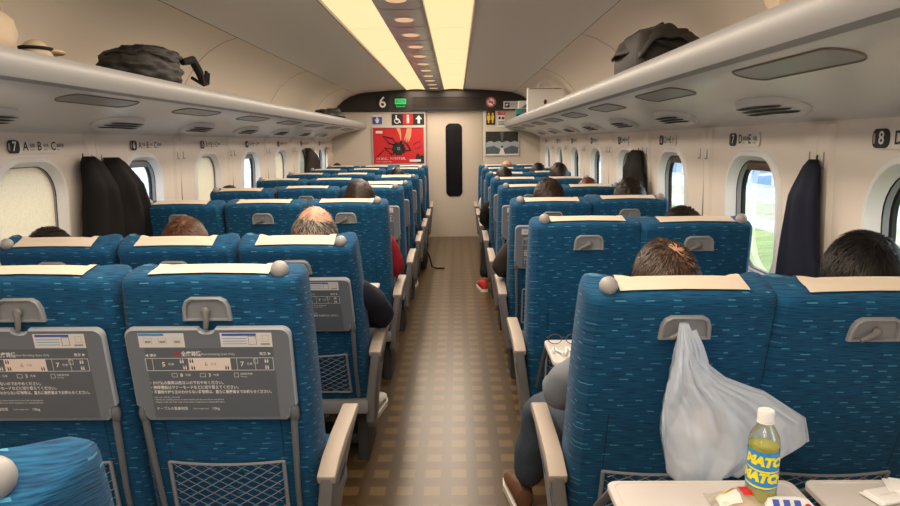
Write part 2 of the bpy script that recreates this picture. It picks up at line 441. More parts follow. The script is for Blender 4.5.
# ceiling and coves
half = [(0.425, 2.188), (0.70, 2.178), (1.00, 2.155), (1.135, 2.137), (1.147, 2.133)]
cove = [(1.147, 2.129), (1.24, 2.100), (1.34, 2.045), (1.43, 1.965), (1.50, 1.865), (1.55, 1.76), (1.57, 1.66)]
b = MB()
for s in (-1, 1):
    b.use('ceiling_paint'); b.rings([[Vector((s * x, yy, z)) for x, z in half] for yy in (YN, YE + 0.05)], closed=False)
    b.use('seam_dark'); b.rings([[Vector((s * 1.147, yy, 2.133)), Vector((s * 1.152, yy, 2.142)), Vector((s * 1.157, yy, 2.127))] for yy in (YN, YE + 0.05)], closed=False)
    b.use('cove_paint'); b.rings([[Vector((s * x, yy, z)) for x, z in cove] for yy in (YN, YE + 0.05)], closed=False)
    b.use('ceiling_paint'); b.rings([[Vector((s * x, yy, z)) for x, z in ((0.135, 2.25), (0.425, 2.25), (0.425, 2.188))] for yy in (YN, YE + 0.05)], closed=False)
b.use('dark_slot'); b.rings([[Vector((x, yy, 2.26)) for x in (-0.43, 0.43)] for yy in (YN, YE + 0.05)], closed=False)
struct(b, 'ceiling')
# curved joints between cove panels
for q, yy in enumerate((0.4, 2.48, 4.56, 6.64, 8.72)):
    for s in (-1, 1):
        b = MB().use('joint_tone'); b.tube([(s * (x - 0.001), yy, z - 0.001) for x, z in cove[:-1]], 0.0022, 4)
        struct(b, 'trim_%d' % (40 + q * 2 + (s > 0)))

# end wall, sliding door, dark header
b = MB().use('end_wall')
b.box((-1.62, YE, 0), (-0.14, YE + 0.05, 1.92)); b.box((0.70, YE, 0), (1.62, YE + 0.05, 1.92)); b.box((-1.62, YE, 1.88), (1.62, YE + 0.05, 2.3))
struct(b, 'wall_end')
b = MB().use('end_wall'); b.box((-1.62, YN - 0.05, 0), (1.62, YN, 2.3)); struct(b, 'wall_near')
d = empty('door_1', (0.268, YE + 0.05, 0)); tag(d, kind='structure')
b = MB().use('door_paint'); b.box((-0.45, 0.0, 0.0), (0.46, 0.04, 1.90), 0.004); b.done('door_panel', d)
b = MB().use('black_glass'); b.rings([[Vector((hx + 0.003, yy, 1.16 + hz)) for hx, hz in rrect(ww, hh, 0.075, 6)] for ww, hh, yy in ((0.245, 1.085, 0.001), (0.245, 1.085, -0.012), (0.232, 1.072, -0.014), (0.226, 1.066, -0.006))])
b.done('door_window', d)
b = MB().use('black_plastic'); b.box((0.430, -0.045, 0), (0.452, 0.03, 1.89)); b.done('door_gap', d)
b = MB().use('seam_dark'); b.box((-0.411, -0.052, 0), (-0.404, 0.0, 1.89)); b.done('door_jamb', d)
b = MB().use('header_brown')
arch = [(-1.56, 1.70)] + [(-x, z) for x, z in cove[::-1] if z > 1.70] + [(-x, z) for x, z in half[::-1]] + half + [c for c in cove if c[1] > 1.70] + [(1.56, 1.70)]
top = [Vector((x, YE - 0.055, z + 0.004)) for x, z in arch]
bot = []
for v_ in top:
    bot.append(Vector((v_.x, v_.y, min(v_.z, 1.886))))
b.rings([top, bot, [p + Vector((0, 0.06, 0)) for p in bot]], closed=False)
o = struct(b, 'trim_60')

# ------------------------------------------------------------------ lights and ceiling fittings
for s, nm in ((-1, 'left'), (1, 'right')):
    t = empty('ceiling_light', (0, 0, 0)); tag(t, 'long warm ceiling light strip %s of the grey centre duct' % ('to the left' if s < 0 else 'to the right'), 'light', 'warm light strips along the ceiling')
    b = MB().use('ceiling_glow'); b.rings([[Vector((s * x, yy, z)) for x, z in ((0.139, 2.186), (0.20, 2.194), (0.27, 2.197), (0.34, 2.195), (0.408, 2.186))] for yy in (YN + 0.01, YE - 0.06)], closed=False)
    b.done('diffuser', t)
    for xx, wd in ((0.413, 0.014),):
        b = MB().use('duct_grey'); b.box((min(s * xx, s * (xx + wd)), YN + 0.01, 2.174), (max(s * xx, s * (xx + wd)), YE - 0.06, 2.20), 0.003); b.done('edge_trim', t)
t = empty('ceiling_duct', (0, 0, 2.17)); tag(t, 'grey centre ceiling duct with a line of oval lights', 'ceiling duct')
b = MB().use('duct_grey'); b.rings([[Vector((x, yy, z)) for x, z in ((-0.137, 0.03), (-0.135, 0.006), (-0.09, -0.003), (0, -0.007), (0.09, -0.003), (0.135, 0.006), (0.137, 0.03))] for yy in (YN + 0.01, YE - 0.06)], closed=False)
b.done('duct_panel', t)
y_ = 0.15
while y_ < 9.7:
    b = MB().use('duct_grey')
    n = 20
    b.rings([[Vector((rx * math.cos(2 * math.pi * k / n), y_ + ry * math.sin(2 * math.pi * k / n), zz)) for k in range(n)] for rx, ry, zz in ((0.064, 0.084, -0.004), (0.062, 0.082, -0.010), (0.056, 0.074, -0.0095))], False, False)
    rim = b.done('light_rim', t)
    b = MB().use('vent_glow')
    b.rings([[Vector((rx * math.cos(2 * math.pi * k / n), y_ + ry * math.sin(2 * math.pi * k / n), zz)) for k in range(n)] for rx, ry, zz in ((0.056, 0.074, -0.0095), (0.045, 0.06, -0.0085), (0.01, 0.015, -0.0075))], False, True)
    b.done('oval_lens', rim)
    b = MB().use('frame_silver')
    b.rings([[Vector((x, y_ + dy, z)) for x, z in ((-0.125, -0.001), (-0.06, -0.0062), (0, -0.0088), (0.06, -0.0062), (0.125, -0.001))] for dy in (0.27, 0.29)], closed=False)
    b.done('joint_strip', t)
    y_ += 0.575

# ------------------------------------------------------------------ luggage racks
for s, nm in ((-1, 'left'), (1, 'right')):
    t = empty('luggage_rack', (s * 1.3, 0, 1.6)); tag(t, 'long grey overhead luggage rack above the %s-hand windows' % nm, 'luggage rack', 'overhead luggage racks')
    ox = s * 1.3
    def P(x, y, z): return Vector((s * x - ox, y, z - 1.6))
    prof = [(1.56, 1.700), (1.10, 1.690), (1.065, 1.705), (1.045, 1.722), (1.030, 1.724), (1.016, 1.712), (1.010, 1.690), (1.014, 1.660), (1.028, 1.637), (1.050, 1.628)]
    b = MB().use('rack_shell'); b.rings([[P(x, yy, z) for x, z in prof] for yy in (YN, YE - 0.06)], closed=False); b.done('shelf', t)
    und = [(1.050, 1.628), (1.054, 1.631), (1.060, 1.6265), (1.20, 1.605), (1.34, 1.575), (1.45, 1.535), (1.52, 1.497), (1.575, 1.478)]
    b = MB().use('rack_under'); b.rings([[P(x, yy, z) for x, z in und] for yy in (YN, YE - 0.06)], closed=False); b.done('underside', t)
    def und_z(x):
        for (xa, za), (xb, zb_) in zip(und[2:], und[3:]):
            if x <= xb: return za + (zb_ - za) * (x - xa) / (xb - xa)
        return und[-1][1]
    for row in range(1, 10):
        yc = wy(row) - 0.50
        # flush grey inset
        b = MB().use('inset_grey')
        pts = []
        for hx, hz in rrect(0.55, 0.12, 0.055, 5):
            x = 1.155 + hz; z = und_z(x) - 0.0015
            pts.append(P(x, yc + 0.39 + hx + hz * 0.4, z))
        b.poly(pts, 0.006, Vector((0, 0, 1)))
        b.use('seam_dark')
        b.tube([p + Vector((0, 0, -0.0005)) for p in pts], 0.003, 4, closed=True)
        b.done('inset_panel', t, sharp=20)
        # slotted air outlet
        fr = empty('tmp'); bpy.data.objects.remove(fr)
        nrm = Vector((-s * 0.35, 0, -0.94)).normalized(); dv = Vector((s * 0.94, 0, -0.35)).normalized(); du = Vector((0, 1, 0))
        base = P(1.425, yc + 0.02, 1.545)
        def Q(u, v, w): return base + du * u + dv * v + nrm * w
        b = MB().use('rack_under'); n = 26
        b.rings([[Q(0.5 * a * math.copysign(abs(math.cos(2 * math.pi * k / n)) ** 0.8, math.cos(2 * math.pi * k / n)), c * math.sin(2 * math.pi * k / n), w) for k in range(n)] for a, c, w in ((0.46, 0.085, -0.01), (0.46, 0.085, 0.006), (0.44, 0.076, 0.018), (0.42, 0.068, 0.022))])
        v = b.done('air_vent', t)
        for k, (vv, ln) in enumerate(((-0.046, 0.36), (-0.018, 0.40), (0.010, 0.41))):
            b = MB().use('dark_slot'); nn = 14
            lo, hi = [], []
            for i in range(nn + 1):
                uu = (i / nn - 0.5) * ln; e = (1 - (2 * i / nn - 1) ** 6)
                bow = 0.010 * (1 - (2 * i / nn - 1) ** 2)
                lo.append(Q(uu, vv - bow, 0.0245)); hi.append(Q(uu, vv - bow + 0.0185 * e + 0.0005, 0.0245))
            b.rings([lo, hi], closed=False); b.done('slot', v)

# ------------------------------------------------------------------ seat row plates on the walls
JA = {'A': '窓側', 'B': '中央', 'C': '通路側', 'D': '通路側', 'E': '窓側'}
for s, letters in ((-1, 'ABC'), (1, 'DE')):
    for row in range(1, 9):
        ln = 0.40 if s < 0 else 0.30
        y0 = wy(row) - 0.145 if s < 0 else wy(row, 1) + 0.235          # where the reading starts
        zc = 1.428; xx = wall_x(zc, s) - s * 0.0015
        X = Vector((0, 1 if s < 0 else -1, 0)); O = Vector((xx, y0, zc)); nrm = Vector((-s, 0, 0))
        t = empty('seat_number_plate', O); tag(t, 'wall plate reading %d %s above the %s-hand window of that row' % (row, ' '.join(letters), 'left' if s < 0 else 'right'), 'sign', 'seat row number plates')
        b = MB().use('label_plate')
        b.poly([X * (ln / 2 + hx) + Vector((0, 0, hz)) + nrm * 0.001 for hx, hz in rrect(ln, 0.06, 0.018, 4)], 0.002, nrm); b.done('plate', t)
        b = MB().use('print_dark')
        b.poly([X * (0.04 + hx) + Vector((0, 0, hz)) + nrm * 0.0045 for hx, hz in rrect(0.08, 0.056, 0.02, 4)], 0.001, -nrm)
        b.use('print_white'); b.text(str(row), 0.054, X * 0.044 + nrm * 0.006, X, align='CENTER', bold=0.02)
        b.use('print_grey'); b.poly([X * (0.011 + hx * 0.35) + Vector((0, 0, hz * 0.8)) + nrm * 0.0058 for hx, hz in rrect(0.03, 0.04, 0.012, 3)])
        b.done('row_number', t)
        b = MB().use('print_dark')
        xx_ = 0.10
        for L in letters:
            b.text(L, 0.054, X * xx_ + nrm * 0.005, X, bold=0.012); b.text(JA[L], 0.019, X * (xx_ + 0.044) + nrm * 0.005 + Vector((0, 0, 0.003)), X, bold=0.01)
            b.text('Window' if L in 'AE' else ('Aisle' if L in 'CD' else 'Middle'), 0.009, X * (xx_ + 0.044) + nrm * 0.005 - Vector((0, 0, 0.014)), X)
            xx_ += 0.098
        b.done('lettering', t)

# ------------------------------------------------------------------ signs on the end wall
def panel(name, label, cat, x0, x1, z0, z1, y, m, depth=0.012, r=0.008, frame=None):
    t = empty(name, ((x0 + x1) / 2, y, (z0 + z1) / 2)); tag(t, label, cat)
    w, h = x1 - x0, z1 - z0
    b = MB().use(m); b.poly([Vector((hx, 0, hz)) for hx, hz in rrect(w, h, r, 3)], depth); b.done('panel', t)
    if frame:
        b = MB().use(frame)
        for lo, hi in (((-w / 2 - 0.014, -0.012, -h / 2 - 0.014), (w / 2 + 0.014, depth, -h / 2)), ((-w / 2 - 0.014, -0.012, h / 2), (w / 2 + 0.014, depth, h / 2 + 0.014)), ((-w / 2 - 0.014, -0.012, -h / 2), (-w / 2, depth, h / 2)), ((w / 2, -0.012, -h / 2), (w / 2 + 0.014, depth, h / 2))):
            b.box(lo, hi)
        b.done('frame', t)
    return t
YH = YE - 0.062
t = panel('car_number_sign', 'black plate with a white car number 6 on the dark header', 'sign', -0.865, -0.675, 1.905, 2.105, YH, 'black_plastic', 0.008)
b = MB().use('print_white'); b.text('6', 0.225, (0, -0.002, 0), align='CENTER', bold=0.012); b.done('lettering', t)
t = panel('reserved_indicator', 'small dark screen with green lit characters on the header', 'screen', -0.605, -0.405, 1.915, 2.085, YH, 'black_plastic', 0.008)
b = MB().use('led_green'); b.poly([Vector((hx, -0.002, 0.022 + hz)) for hx, hz in rrect(0.165, 0.078, 0.006, 3)]); b.use('print_dark'); b.text('指定席', 0.052, (0, -0.003, 0.022), align='CENTER', sq=0.95); b.use('led_green'); b.text('Reserved', 0.034, (0, -0.002, -0.048), align='CENTER', bold=0.02); b.done('lettering', t)
t = panel('information_display', 'wide unlit dark display strip above the sliding door', 'screen', -0.335, 0.700, 1.915, 2.085, YH, 'led_dim', 0.008, 0.012, None)
b = MB().use('black_plastic'); b.rings([[Vector((hx, yy, hz)) for hx, hz in rrect(w_, h_, 0.012, 3)] for w_, h_, yy in ((1.06, 0.195, 0), (1.06, 0.195, -0.008), (1.02, 0.155, -0.008), (1.02, 0.155, 0))], False, False); b.done('bezel', t)
t = panel('no_smoking_sign', 'round white no-smoking sign with a red ring on the header', 'sign', 0.735, 0.905, 1.915, 2.085, YH, 'header_brown', 0.006)
b = MB(); n = 28
def disc(b, m, r0, r1, y, cx=0, cz=0):
    b.use(m)
    if r0 <= 0: b.poly([Vector((cx + r1 * math.cos(2 * math.pi * k / n), y, cz + r1 * math.sin(2 * math.pi * k / n))) for k in range(n)])
    else: b.rings([[Vector((cx + r * math.cos(2 * math.pi * k / n), y, cz + r * math.sin(2 * math.pi * k / n))) for k in range(n)] for r in (r0, r1)], False, False)
disc(b, 'print_white', 0, 0.072, -0.002); disc(b, 'print_red', 0.052, 0.070, -0.003)
b.use('print_dark'); b.box((-0.04, -0.0032, -0.008), (0.035, -0.0028, 0.008))
b.use('print_red'); b.poly([Vector((x, -0.004, z)) for x, z in ((-0.045, 0.035), (-0.035, 0.045), (0.045, -0.035), (0.035, -0.045))]); b.done('pictogram', t)
t = panel('camera_notice', 'small white notice with a camera pictogram on the header', 'sign', 1.00, 1.27, 1.90, 2.01, YH, 'print_white', 0.006)
b = MB().use('print_dark'); b.box((-0.115, -0.003, -0.035), (-0.045, -0.002, 0.035)); b.use('print_white'); b.poly([Vector((x, -0.0035, z)) for x, z in ((-0.105, 0.015), (-0.065, 0.022), (-0.06, 0.0), (-0.10, -0.02))]); b.use('print_dark'); b.text('防犯カメラ作動中', 0.026, (-0.035, -0.002, 0.012), sq=0.75); b.text('Security camera', 0.018, (-0.035, -0.002, -0.018)); b.done('lettering', t)
YW = YE - 0.008
t = panel('restroom_sign', 'yellow pair of figures on a black plate right of the door', 'sign', 0.752, 0.882, 1.675, 1.875, YW, 'print_dark', 0.008)
b = MB().use('print_yellow')
for cx in (-0.029, 0.029):
    disc(b, 'print_yellow', 0, 0.016, -0.003, cx, 0.058)
    b.poly([Vector((cx + x, -0.003, z)) for x, z in ((-0.022, 0.036), (0.022, 0.036), (0.024 if cx < 0 else 0.018, -0.03), (0.012, -0.032), (0.010, -0.075), (-0.010, -0.075), (-0.012, -0.032), (-0.024 if cx < 0 else -0.018, -0.03))])
b.done('pictogram', t)
t = panel('notice_card', 'small white notice with a red band beside the yellow figures sign', 'sign', 0.915, 1.03, 1.64, 1.87, YW, 'print_white', 0.006)
b = MB().use('print_red'); b.box((-0.055, -0.003, 0.06), (0.055, -0.002, 0.11)); b.use('print_dark'); b.box((-0.04, -0.003, 0.0), (-0.01, -0.002, 0.035)); b.box((0.01, -0.003, 0.0), (0.045, -0.002, 0.03))
for k in range(3): b.box((-0.045, -0.003, -0.04 - k * 0.022), (0.045, -0.002, -0.032 - k * 0.022))
b.use('print_white'); b.text('ご注意', 0.034, (0, -0.004, 0.085), align='CENTER'); b.done('lettering', t)
t = panel('facility_sign', 'black, red and black pictogram sign above the red poster', 'sign', -0.645, -0.165, 1.685, 1.848, YW, 'print_dark', 0.008)
b = MB().use('print_red'); b.box((-0.075, -0.003, -0.078), (0.075, -0.002, 0.078))
disc(b, 'print_white', 0.028, 0.040, -0.003, -0.165, -0.022); disc(b, 'print_white', 0, 0.012, -0.003, -0.172, 0.055)
b.use('print_white'); b.poly([Vector((x, -0.0035, z)) for x, z in ((-0.185, 0.042), (-0.165, 0.042), (-0.158, 0.005), (-0.128, 0.002), (-0.105, -0.05), (-0.118, -0.055), (-0.138, -0.012), (-0.178, -0.010))])
b.box((-0.018, -0.004, -0.055), (0.018, -0.003, 0.030)); disc(b, 'print_white', 0, 0.018, -0.004, 0, 0.05)
b.poly([Vector((0.16 + x, -0.003, z)) for x, z in ((0, 0.06), (0.05, 0.0), (0.018, 0.0), (0.018, -0.06), (-0.018, -0.06), (-0.018, 0.0), (-0.05, 0.0))]); b.done('pictogram', t)
t = panel('blue_sign', 'small blue and white square sign above left corner of red poster', 'sign', -0.93, -0.79, 1.70, 1.83, YW, 'print_blue', 0.008)
b = MB().use('print_white'); b.box((-0.07, -0.003, 0.042), (0.07, -0.002, 0.065)); disc(b, 'print_white', 0, 0.015, -0.003, 0, 0.02); b.use('print_white'); b.poly([Vector((x, -0.003, z)) for x, z in ((-0.035, 0.005), (0.035, 0.005), (0.012, -0.05), (-0.012, -0.05))]); b.done('pictogram', t)
# red poster
t = panel('poster', 'red advertising poster with a black winged wheel and two hands', 'poster', -0.930, -0.175, 1.115, 1.645, YW, 'print_red', 0.01, 0.003, 'frame_silver')
b = MB().use('print_dark')
def outline(pts, w, y=-0.003):
    b.tube([Vector((x, y, z)) for x, z in pts], w, 4, closed=True)
outline([(-0.23, 0.146), (-0.085, 0.11), (-0.02, 0.013), (-0.138, 0.04)], 0.011)
outline([(-0.204, -0.026), (-0.02, -0.050), (-0.098, -0.132)], 0.012)
outline([(0.034, 0.08), (0.127, 0.027), (0.18, -0.066), (0.087, -0.074)], 0.012)
disc(b, 'print_dark', 0.022, 0.095, -0.004, 0.0, -0.04); disc(b, 'print_grey', 0.012, 0.022, -0.004, 0, -0.04); disc(b, 'print_dark', 0, 0.012, -0.005, 0, -0.04)
for k in range(10):
    a = k * math.pi / 5; b.tube([(0.085 * math.cos(a), -0.004, -0.04 + 0.085 * math.sin(a)), (0.104 * math.cos(a), -0.004, -0.04 + 0.104 * math.sin(a))], 0.009, 4)
b.tube([(-0.33, -0.003, -0.17), (-0.22, -0.003, -0.06)], 0.006, 4); b.tube([(0.22, -0.003, 0.02), (0.32, -0.003, 0.07), (0.33, -0.003, -0.02), (0.24, -0.003, -0.04)], 0.003, 4)
b.poly([Vector((x, -0.003, z)) for x, z in ((0.25, -0.18), (0.27, -0.12), (0.30, -0.11), (0.31, -0.15), (0.35, -0.13), (0.376, -0.16), (0.376, -0.26), (0.28, -0.26))])
b.use('print_skin')
b.poly([Vector((x, -0.006, z)) for x, z in ((-0.03, 0.262), (0.03, 0.262), (0.045, 0.16), (0.040, 0.08), (0.028, 0.08), (0.02, 0.15))])
b.poly([Vector((x, -0.006, z)) for x, z in ((0.13, 0.262), (0.20, 0.262), (0.19, 0.14), (0.15, 0.06), (0.138, 0.055), (0.145, 0.11), (0.12, 0.06), (0.108, 0.065), (0.125, 0.13), (0.09, 0.08), (0.082, 0.09), (0.11, 0.17))])
b.use('print_white'); b.text('働くひとに、つくりだす力を。', 0.044, (-0.335, -0.004, -0.188), bold=0.012, sq=0.75); b.text('ものづくりの現場から未来へ', 0.020, (-0.335, -0.004, -0.232), sq=0.9)
b.box((-0.335, -0.004, 0.185), (-0.235, -0.003, 0.222)); b.box((0.16, -0.007, -0.235), (0.33, -0.006, -0.20)); b.done('artwork', t)
# landscape photograph poster
t = panel('poster', 'landscape photograph poster of dark forest and misty lake', 'poster', 0.745, 1.225, 1.235, 1.575, YW, 'print_sky', 0.01, 0.003, 'frame_silver')
b = MB()
mat('pic_forest', (0.035, 0.032, 0.026), 0.7, var=0.7, vscale=25); mat('pic_mist', (0.38, 0.43, 0.50), 0.7, var=0.2, vscale=14); mat('pic_reed', (0.10, 0.13, 0.15), 0.7, var=0.5, vscale=30)
b.use('pic_mist'); b.box((-0.24, -0.002, -0.17), (0.24, -0.001, 0.03))
b.use('pic_forest'); b.poly([Vector((x, -0.003, z)) for x, z in [(-0.24, 0.17), (-0.24, 0.01)] + [(-0.24 + 0.04 * k, 0.012 + 0.012 * ((k * 7) % 3)) for k in range(1, 12)] + [(0.24, 0.01), (0.24, 0.17)]])
b.use('pic_reed'); b.poly([Vector((x, -0.004, z)) for x, z in ((-0.03, 0.17), (0.03, 0.17), (0.012, 0.03), (-0.012, 0.03))])
b.use('pic_reed'); b.poly([Vector((x, -0.003, z)) for x, z in ((-0.24, -0.17), (-0.24, -0.06), (-0.12, -0.04), (-0.03, -0.085), (0.03, -0.085), (0.14, -0.035), (0.24, -0.06), (0.24, -0.17))])
b.use('print_white'); b.poly([Vector((x, -0.005, z)) for x, z in ((-0.014, -0.06), (0.014, -0.06), (0.045, -0.165), (-0.045, -0.165))]); b.use('print_dark'); disc(b, 'print_dark', 0, 0.016, -0.006, 0, -0.052)
b.use('print_white'); b.box((-0.24, -0.006, -0.17), (0.24, -0.005, -0.157)); b.done('artwork', t)

# ------------------------------------------------------------------ seats
HZ = 0.40                    # height of the backrest hinge
def back_ring(z):
    # cross-section of a backrest: flat rear, side wings reaching forward
    t = max(0, min(1, z / 0.77))
    w = 0.226 - 0.010 * max(0, (t - 0.55) / 0.45) ** 2
    rear = -0.062 + 0.014 * max(0, (t - 0.6) / 0.4) ** 2
    f = 0.062 - 0.022 * t
    wing = f + 0.045
    pts = [(-w + 0.02, rear + 0.004), (-w * 0.55, rear - 0.004), (0, rear - 0.006), (w * 0.55, rear - 0.004), (w - 0.02, rear + 0.004), (w - 0.003, rear + 0.022),
           (w + 0.004, 0.0), (w + 0.006, wing - 0.03), (w - 0.004, wing - 0.004), (w - 0.025, wing), (w - 0.055, wing - 0.022), (w * 0.55, f), (0, f - 0.006), (-w * 0.55, f), (-w + 0.055, wing - 0.022),
           (-w + 0.025, wing), (-w + 0.004, wing - 0.004), (-w - 0.006, wing - 0.03), (-w - 0.004, 0.0), (-w + 0.003, rear + 0.022)]
    return pts
def make_backrest():
    b = MB().use('moquette'); rings = []
    for z in (-0.055, -0.05, 0.0, 0.12, 0.25, 0.38, 0.50, 0.60, 0.65, 0.682, 0.698):
        sc_ = 0.92 if z < -0.052 else 1
        rings.append([Vector((x * sc_, y * sc_, z + 0.009 * max(0, min(1, (z - 0.5) / 0.2)) * (1 - (x / 0.226) ** 2))) for x, y in back_ring(z)])
    for k, dz in ((0.96, 0.010), (0.88, 0.017), (0.74, 0.021), (0.4, 0.024)):
        rings.append([Vector((x * (1 - (1 - k) * 0.22), 0.02 + (y - 0.02) * k, 0.701 + dz + 0.009 * (1 - (x / 0.226) ** 2))) for x, y in back_ring(0.698)])
    b.rings(rings); return b
proto = {}
mesh_back = make_backrest().done('backrest'); BACK = mesh_back.data; bpy.data.objects.remove(mesh_back)
md = bpy.data.meshes
def as_mesh(b, name, **k):
    o = b.done(name, **k); me = o.data; bpy.data.objects.remove(o); return me
def mk(name, me, parent, loc=(0, 0, 0)):
    o = bpy.data.objects.new(name, me); C.objects.link(o); o.parent = parent; o.location = loc; return o
# head cloth: a sheet from the front face over the top edge to the rear
b = MB().use('cream_cloth')
from mathutils.bvhtree import BVHTree
bm_ = bmesh.new(); bm_.from_mesh(BACK); tree_ = BVHTree.FromBMesh(bm_)
def on_back(x, a, z0=0.65, off=0.0048):          # a point just off the backrest, seen from its core at angle a
    d = Vector((0, math.cos(a), math.sin(a))); h = tree_.ray_cast(Vector((x, 0.0, z0)) + d * 0.5, -d)
    return h[0] + h[1] * off if h[0] else Vector((x, 0, z0))
cols_ = []
for i in range(17):
    x = -0.148 + 0.296 * i / 16
    col_ = []
    for k in range(22):
        a = R(-60 + 171 * k / 21); col_.append(on_back(x, a))
    cols_.append(col_)
b.rings(cols_, closed=False); bm_.free()
CLOTH = as_mesh(b, 'head_cloth', sharp=60)
b = MB().use('knob_grey'); b.lathe([(0.010, -0.035), (0.010, -0.018)], n=12); b.ell((0, 0, 0), (0.0218, 0.0218, 0.0218), 20, 14); KNOB = as_mesh(b, 'grab_knob', sharp=60)
# latch plate with the swivel hook
b = MB().use('hook_grey')
outl = [(-0.060, -0.030), (0.060, -0.030), (0.057, 0.006), (0.050, 0.022), (0.036, 0.030), (-0.036, 0.030), (-0.050, 0.022), (-0.057, 0.006)]
def sc2(k, y): return [Vector((x * k, y, z * k)) for x, z in outl]
b.rings([sc2(1.0, 0.004), sc2(1.0, -0.006), sc2(0.94, -0.009), sc2(0.84, -0.008), sc2(0.80, -0.001)], False, True)
LATCH = as_mesh(b, 'latch_plate')
b = MB().use('catch_grey'); b.ell((0, -0.008, 0), (0.012, 0.008, 0.012), 12, 8); b.tube([(0, -0.010, 0.002), (0.003, -0.017, -0.018), (0.0, -0.019, -0.040)], [0.008, 0.007, 0.006], 8)
CATCH_DOWN = as_mesh(b, 'catch')
b = MB().use('catch_grey'); b.ell((0, -0.008, 0), (0.012, 0.008, 0.012), 12, 8); b.tube([(0, -0.010, 0.0), (-0.020, -0.014, -0.010), (-0.036, -0.015, -0.018)], [0.008, 0.007, 0.005], 8)
CATCH_SIDE = as_mesh(b, 'catch')
# magazine net with its frame
b = MB().use('net_grey')
NW, NH = 0.150, 0.215
def netp(x, z): return Vector((x, -0.078 - 0.014 * (1 - (x / NW) ** 2) * (z / NH), z))
cells = 7; step = 2 * NW / cells
def clip_line(x0, sgn):
    pts = []
    for k in range(25):
        z = NH * k / 24; x = x0 + sgn * z * (step / 0.027) / 1.0
        pts.append((x, z))
    run = []
    for p in pts:
        if -NW <= p[0] <= NW: run.append(netp(*p))
        elif run: break
    return run
for i in range(-9, cells + 10):
    for sg in (-1, 1):
        r_ = clip_line(-NW + i * step, sg)
        if len(r_) > 1: b.tube(r_, 0.0013, 3)
b.tube([netp(-NW, 0), netp(-NW, NH)], 0.0055, 6); b.tube([netp(NW, 0), netp(NW, NH)], 0.0055, 6)
b.tube([netp(-NW + 2 * NW * k / 10, NH) for k in range(11)], 0.0038, 6); b.tube([netp(-NW + 2 * NW * k / 10, 0) for k in range(11)], 0.004, 6)
NET = as_mesh(b, 'net_pocket')
# folded tray: shaped board with the notice printed on its underside
TW, TZ0, TZ1 = 0.203, 0.356, 0.612
b = MB()
def tray_outline(k=0):
    w1, r1 = TW - k, 0.022
    pts = []
    for i in range(6): a = R(90 * i / 5); pts.append((w1 - r1 + r1 * math.cos(a), TZ1 - k - r1 + r1 * math.sin(a)))
    # thumb notch at the top
    for i in range(7):
        a = R(180 * i / 6); pts.append((0.022 * math.cos(a), TZ1 - k - 0.012 * math.sin(a)))
    for i in range(6): a = R(90 + 90 * i / 5); pts.append((-w1 + r1 + r1 * math.cos(a), TZ1 - k - r1 + r1 * math.sin(a)))
    for x, z in ((-w1, 0.40), (-w1 + 0.016, 0.392), (-w1 + 0.018, TZ0 + 0.012 + k), (-w1 + 0.028, TZ0 + k), (w1 - 0.028, TZ0 + k), (w1 - 0.018, TZ0 + 0.012 + k), (w1 - 0.016, 0.392), (w1, 0.40)): pts.append((x, z))
    return pts
b.use('tray_edge')
b.rings([[Vector((x, y, z)) for x, z in tray_outline(k)] for k, y in ((0.0, -0.072), (0.0, -0.084), (0.004, -0.088))], True, False)
b.use('tray_grey'); b.rings([[Vector((x, y, z)) for x, z in tray_outline(k)] for k, y in ((0.004, -0.088), (0.009, -0.0875))], False, True)
TRAY = as_mesh(b, 'tray_table', sharp=30)
# print
b = MB(); YP = -0.0888
def prect(x0, z0, x1, z1, m, y=YP): b.use(m); b.poly([Vector(p) for p in ((x0, y, z0), (x1, y, z0), (x1, y, z1), (x0, y, z1))])
def pframe(x0, z0, x1, z1, w, m):
    prect(x0, z0, x1, z0 + w, m); prect(x0, z1 - w, x1, z1, m); prect(x0, z0, x0 + w, z1, m); prect(x1 - w, z0, x1, z1, m)
def ptxt(s_, size, x, z, m='print_white', al='LEFT', bold=0.0, sq=1.0): b.use(m); b.text(s_, size, (x, YP - 0.0004, z), align=al, bold=bold, sq=sq)
mat('tray_panel', (0.115, 0.130, 0.152), 0.55)
prect(-0.158, 0.366, 0.158, 0.560, 'tray_panel', -0.0881)
prect(-0.168, 0.563, -0.056, 0.601, 'sticker'); prect(-0.167, 0.594, -0.105, 0.600, 'print_sky', YP - 0.0003)
for k in range(3):
    cx = -0.146 + k * 0.036
    pframe(cx - 0.010, 0.572, cx + 0.010, 0.588, 0.0012, 'print_grey'); prect(cx - 0.007, 0.575, cx + 0.007, 0.581, 'print_grey', YP - 0.0002)
prect(0.032, 0.563, 0.158, 0.601, 'sticker'); prect(0.037, 0.593, 0.120, 0.599, 'print_blue', YP - 0.0003)
for k in range(3): prect(0.038, 0.585 - k * 0.007, 0.095, 0.5865 - k * 0.007, 'print_sky', YP - 0.0003)
pframe(0.100, 0.569, 0.120, 0.592, 0.0015, 'print_blue'); prect(0.130, 0.568, 0.152, 0.573, 'print_grey', YP - 0.0003); pframe(0.134, 0.577, 0.150, 0.594, 0.001, 'print_grey')
b.use('print_red'); n = 16
b.rings([[Vector((-0.079 + r * math.cos(2 * math.pi * k / n), YP - 0.0005, 0.5445 + r * math.sin(2 * math.pi * k / n))) for k in range(n)] for r in (0.0036, 0.0062)], False, False)
ptxt('全席禁煙', 0.0145, -0.069, 0.5445, bold=0.02, sq=0.85); ptxt('Non-Smoking Seats Only', 0.0082, -0.020, 0.544)
ptxt('◀ 博多', 0.009, -0.158, 0.541, bold=0.01); ptxt('東京 ▶', 0.009, 0.152, 0.544, al='RIGHT', bold=0.01)
pframe(-0.160, 0.499, 0.156, 0.534, 0.0013, 'print_white')
prect(-0.054, 0.500, 0.050, 0.533, 'print_pink', YP - 0.0002)
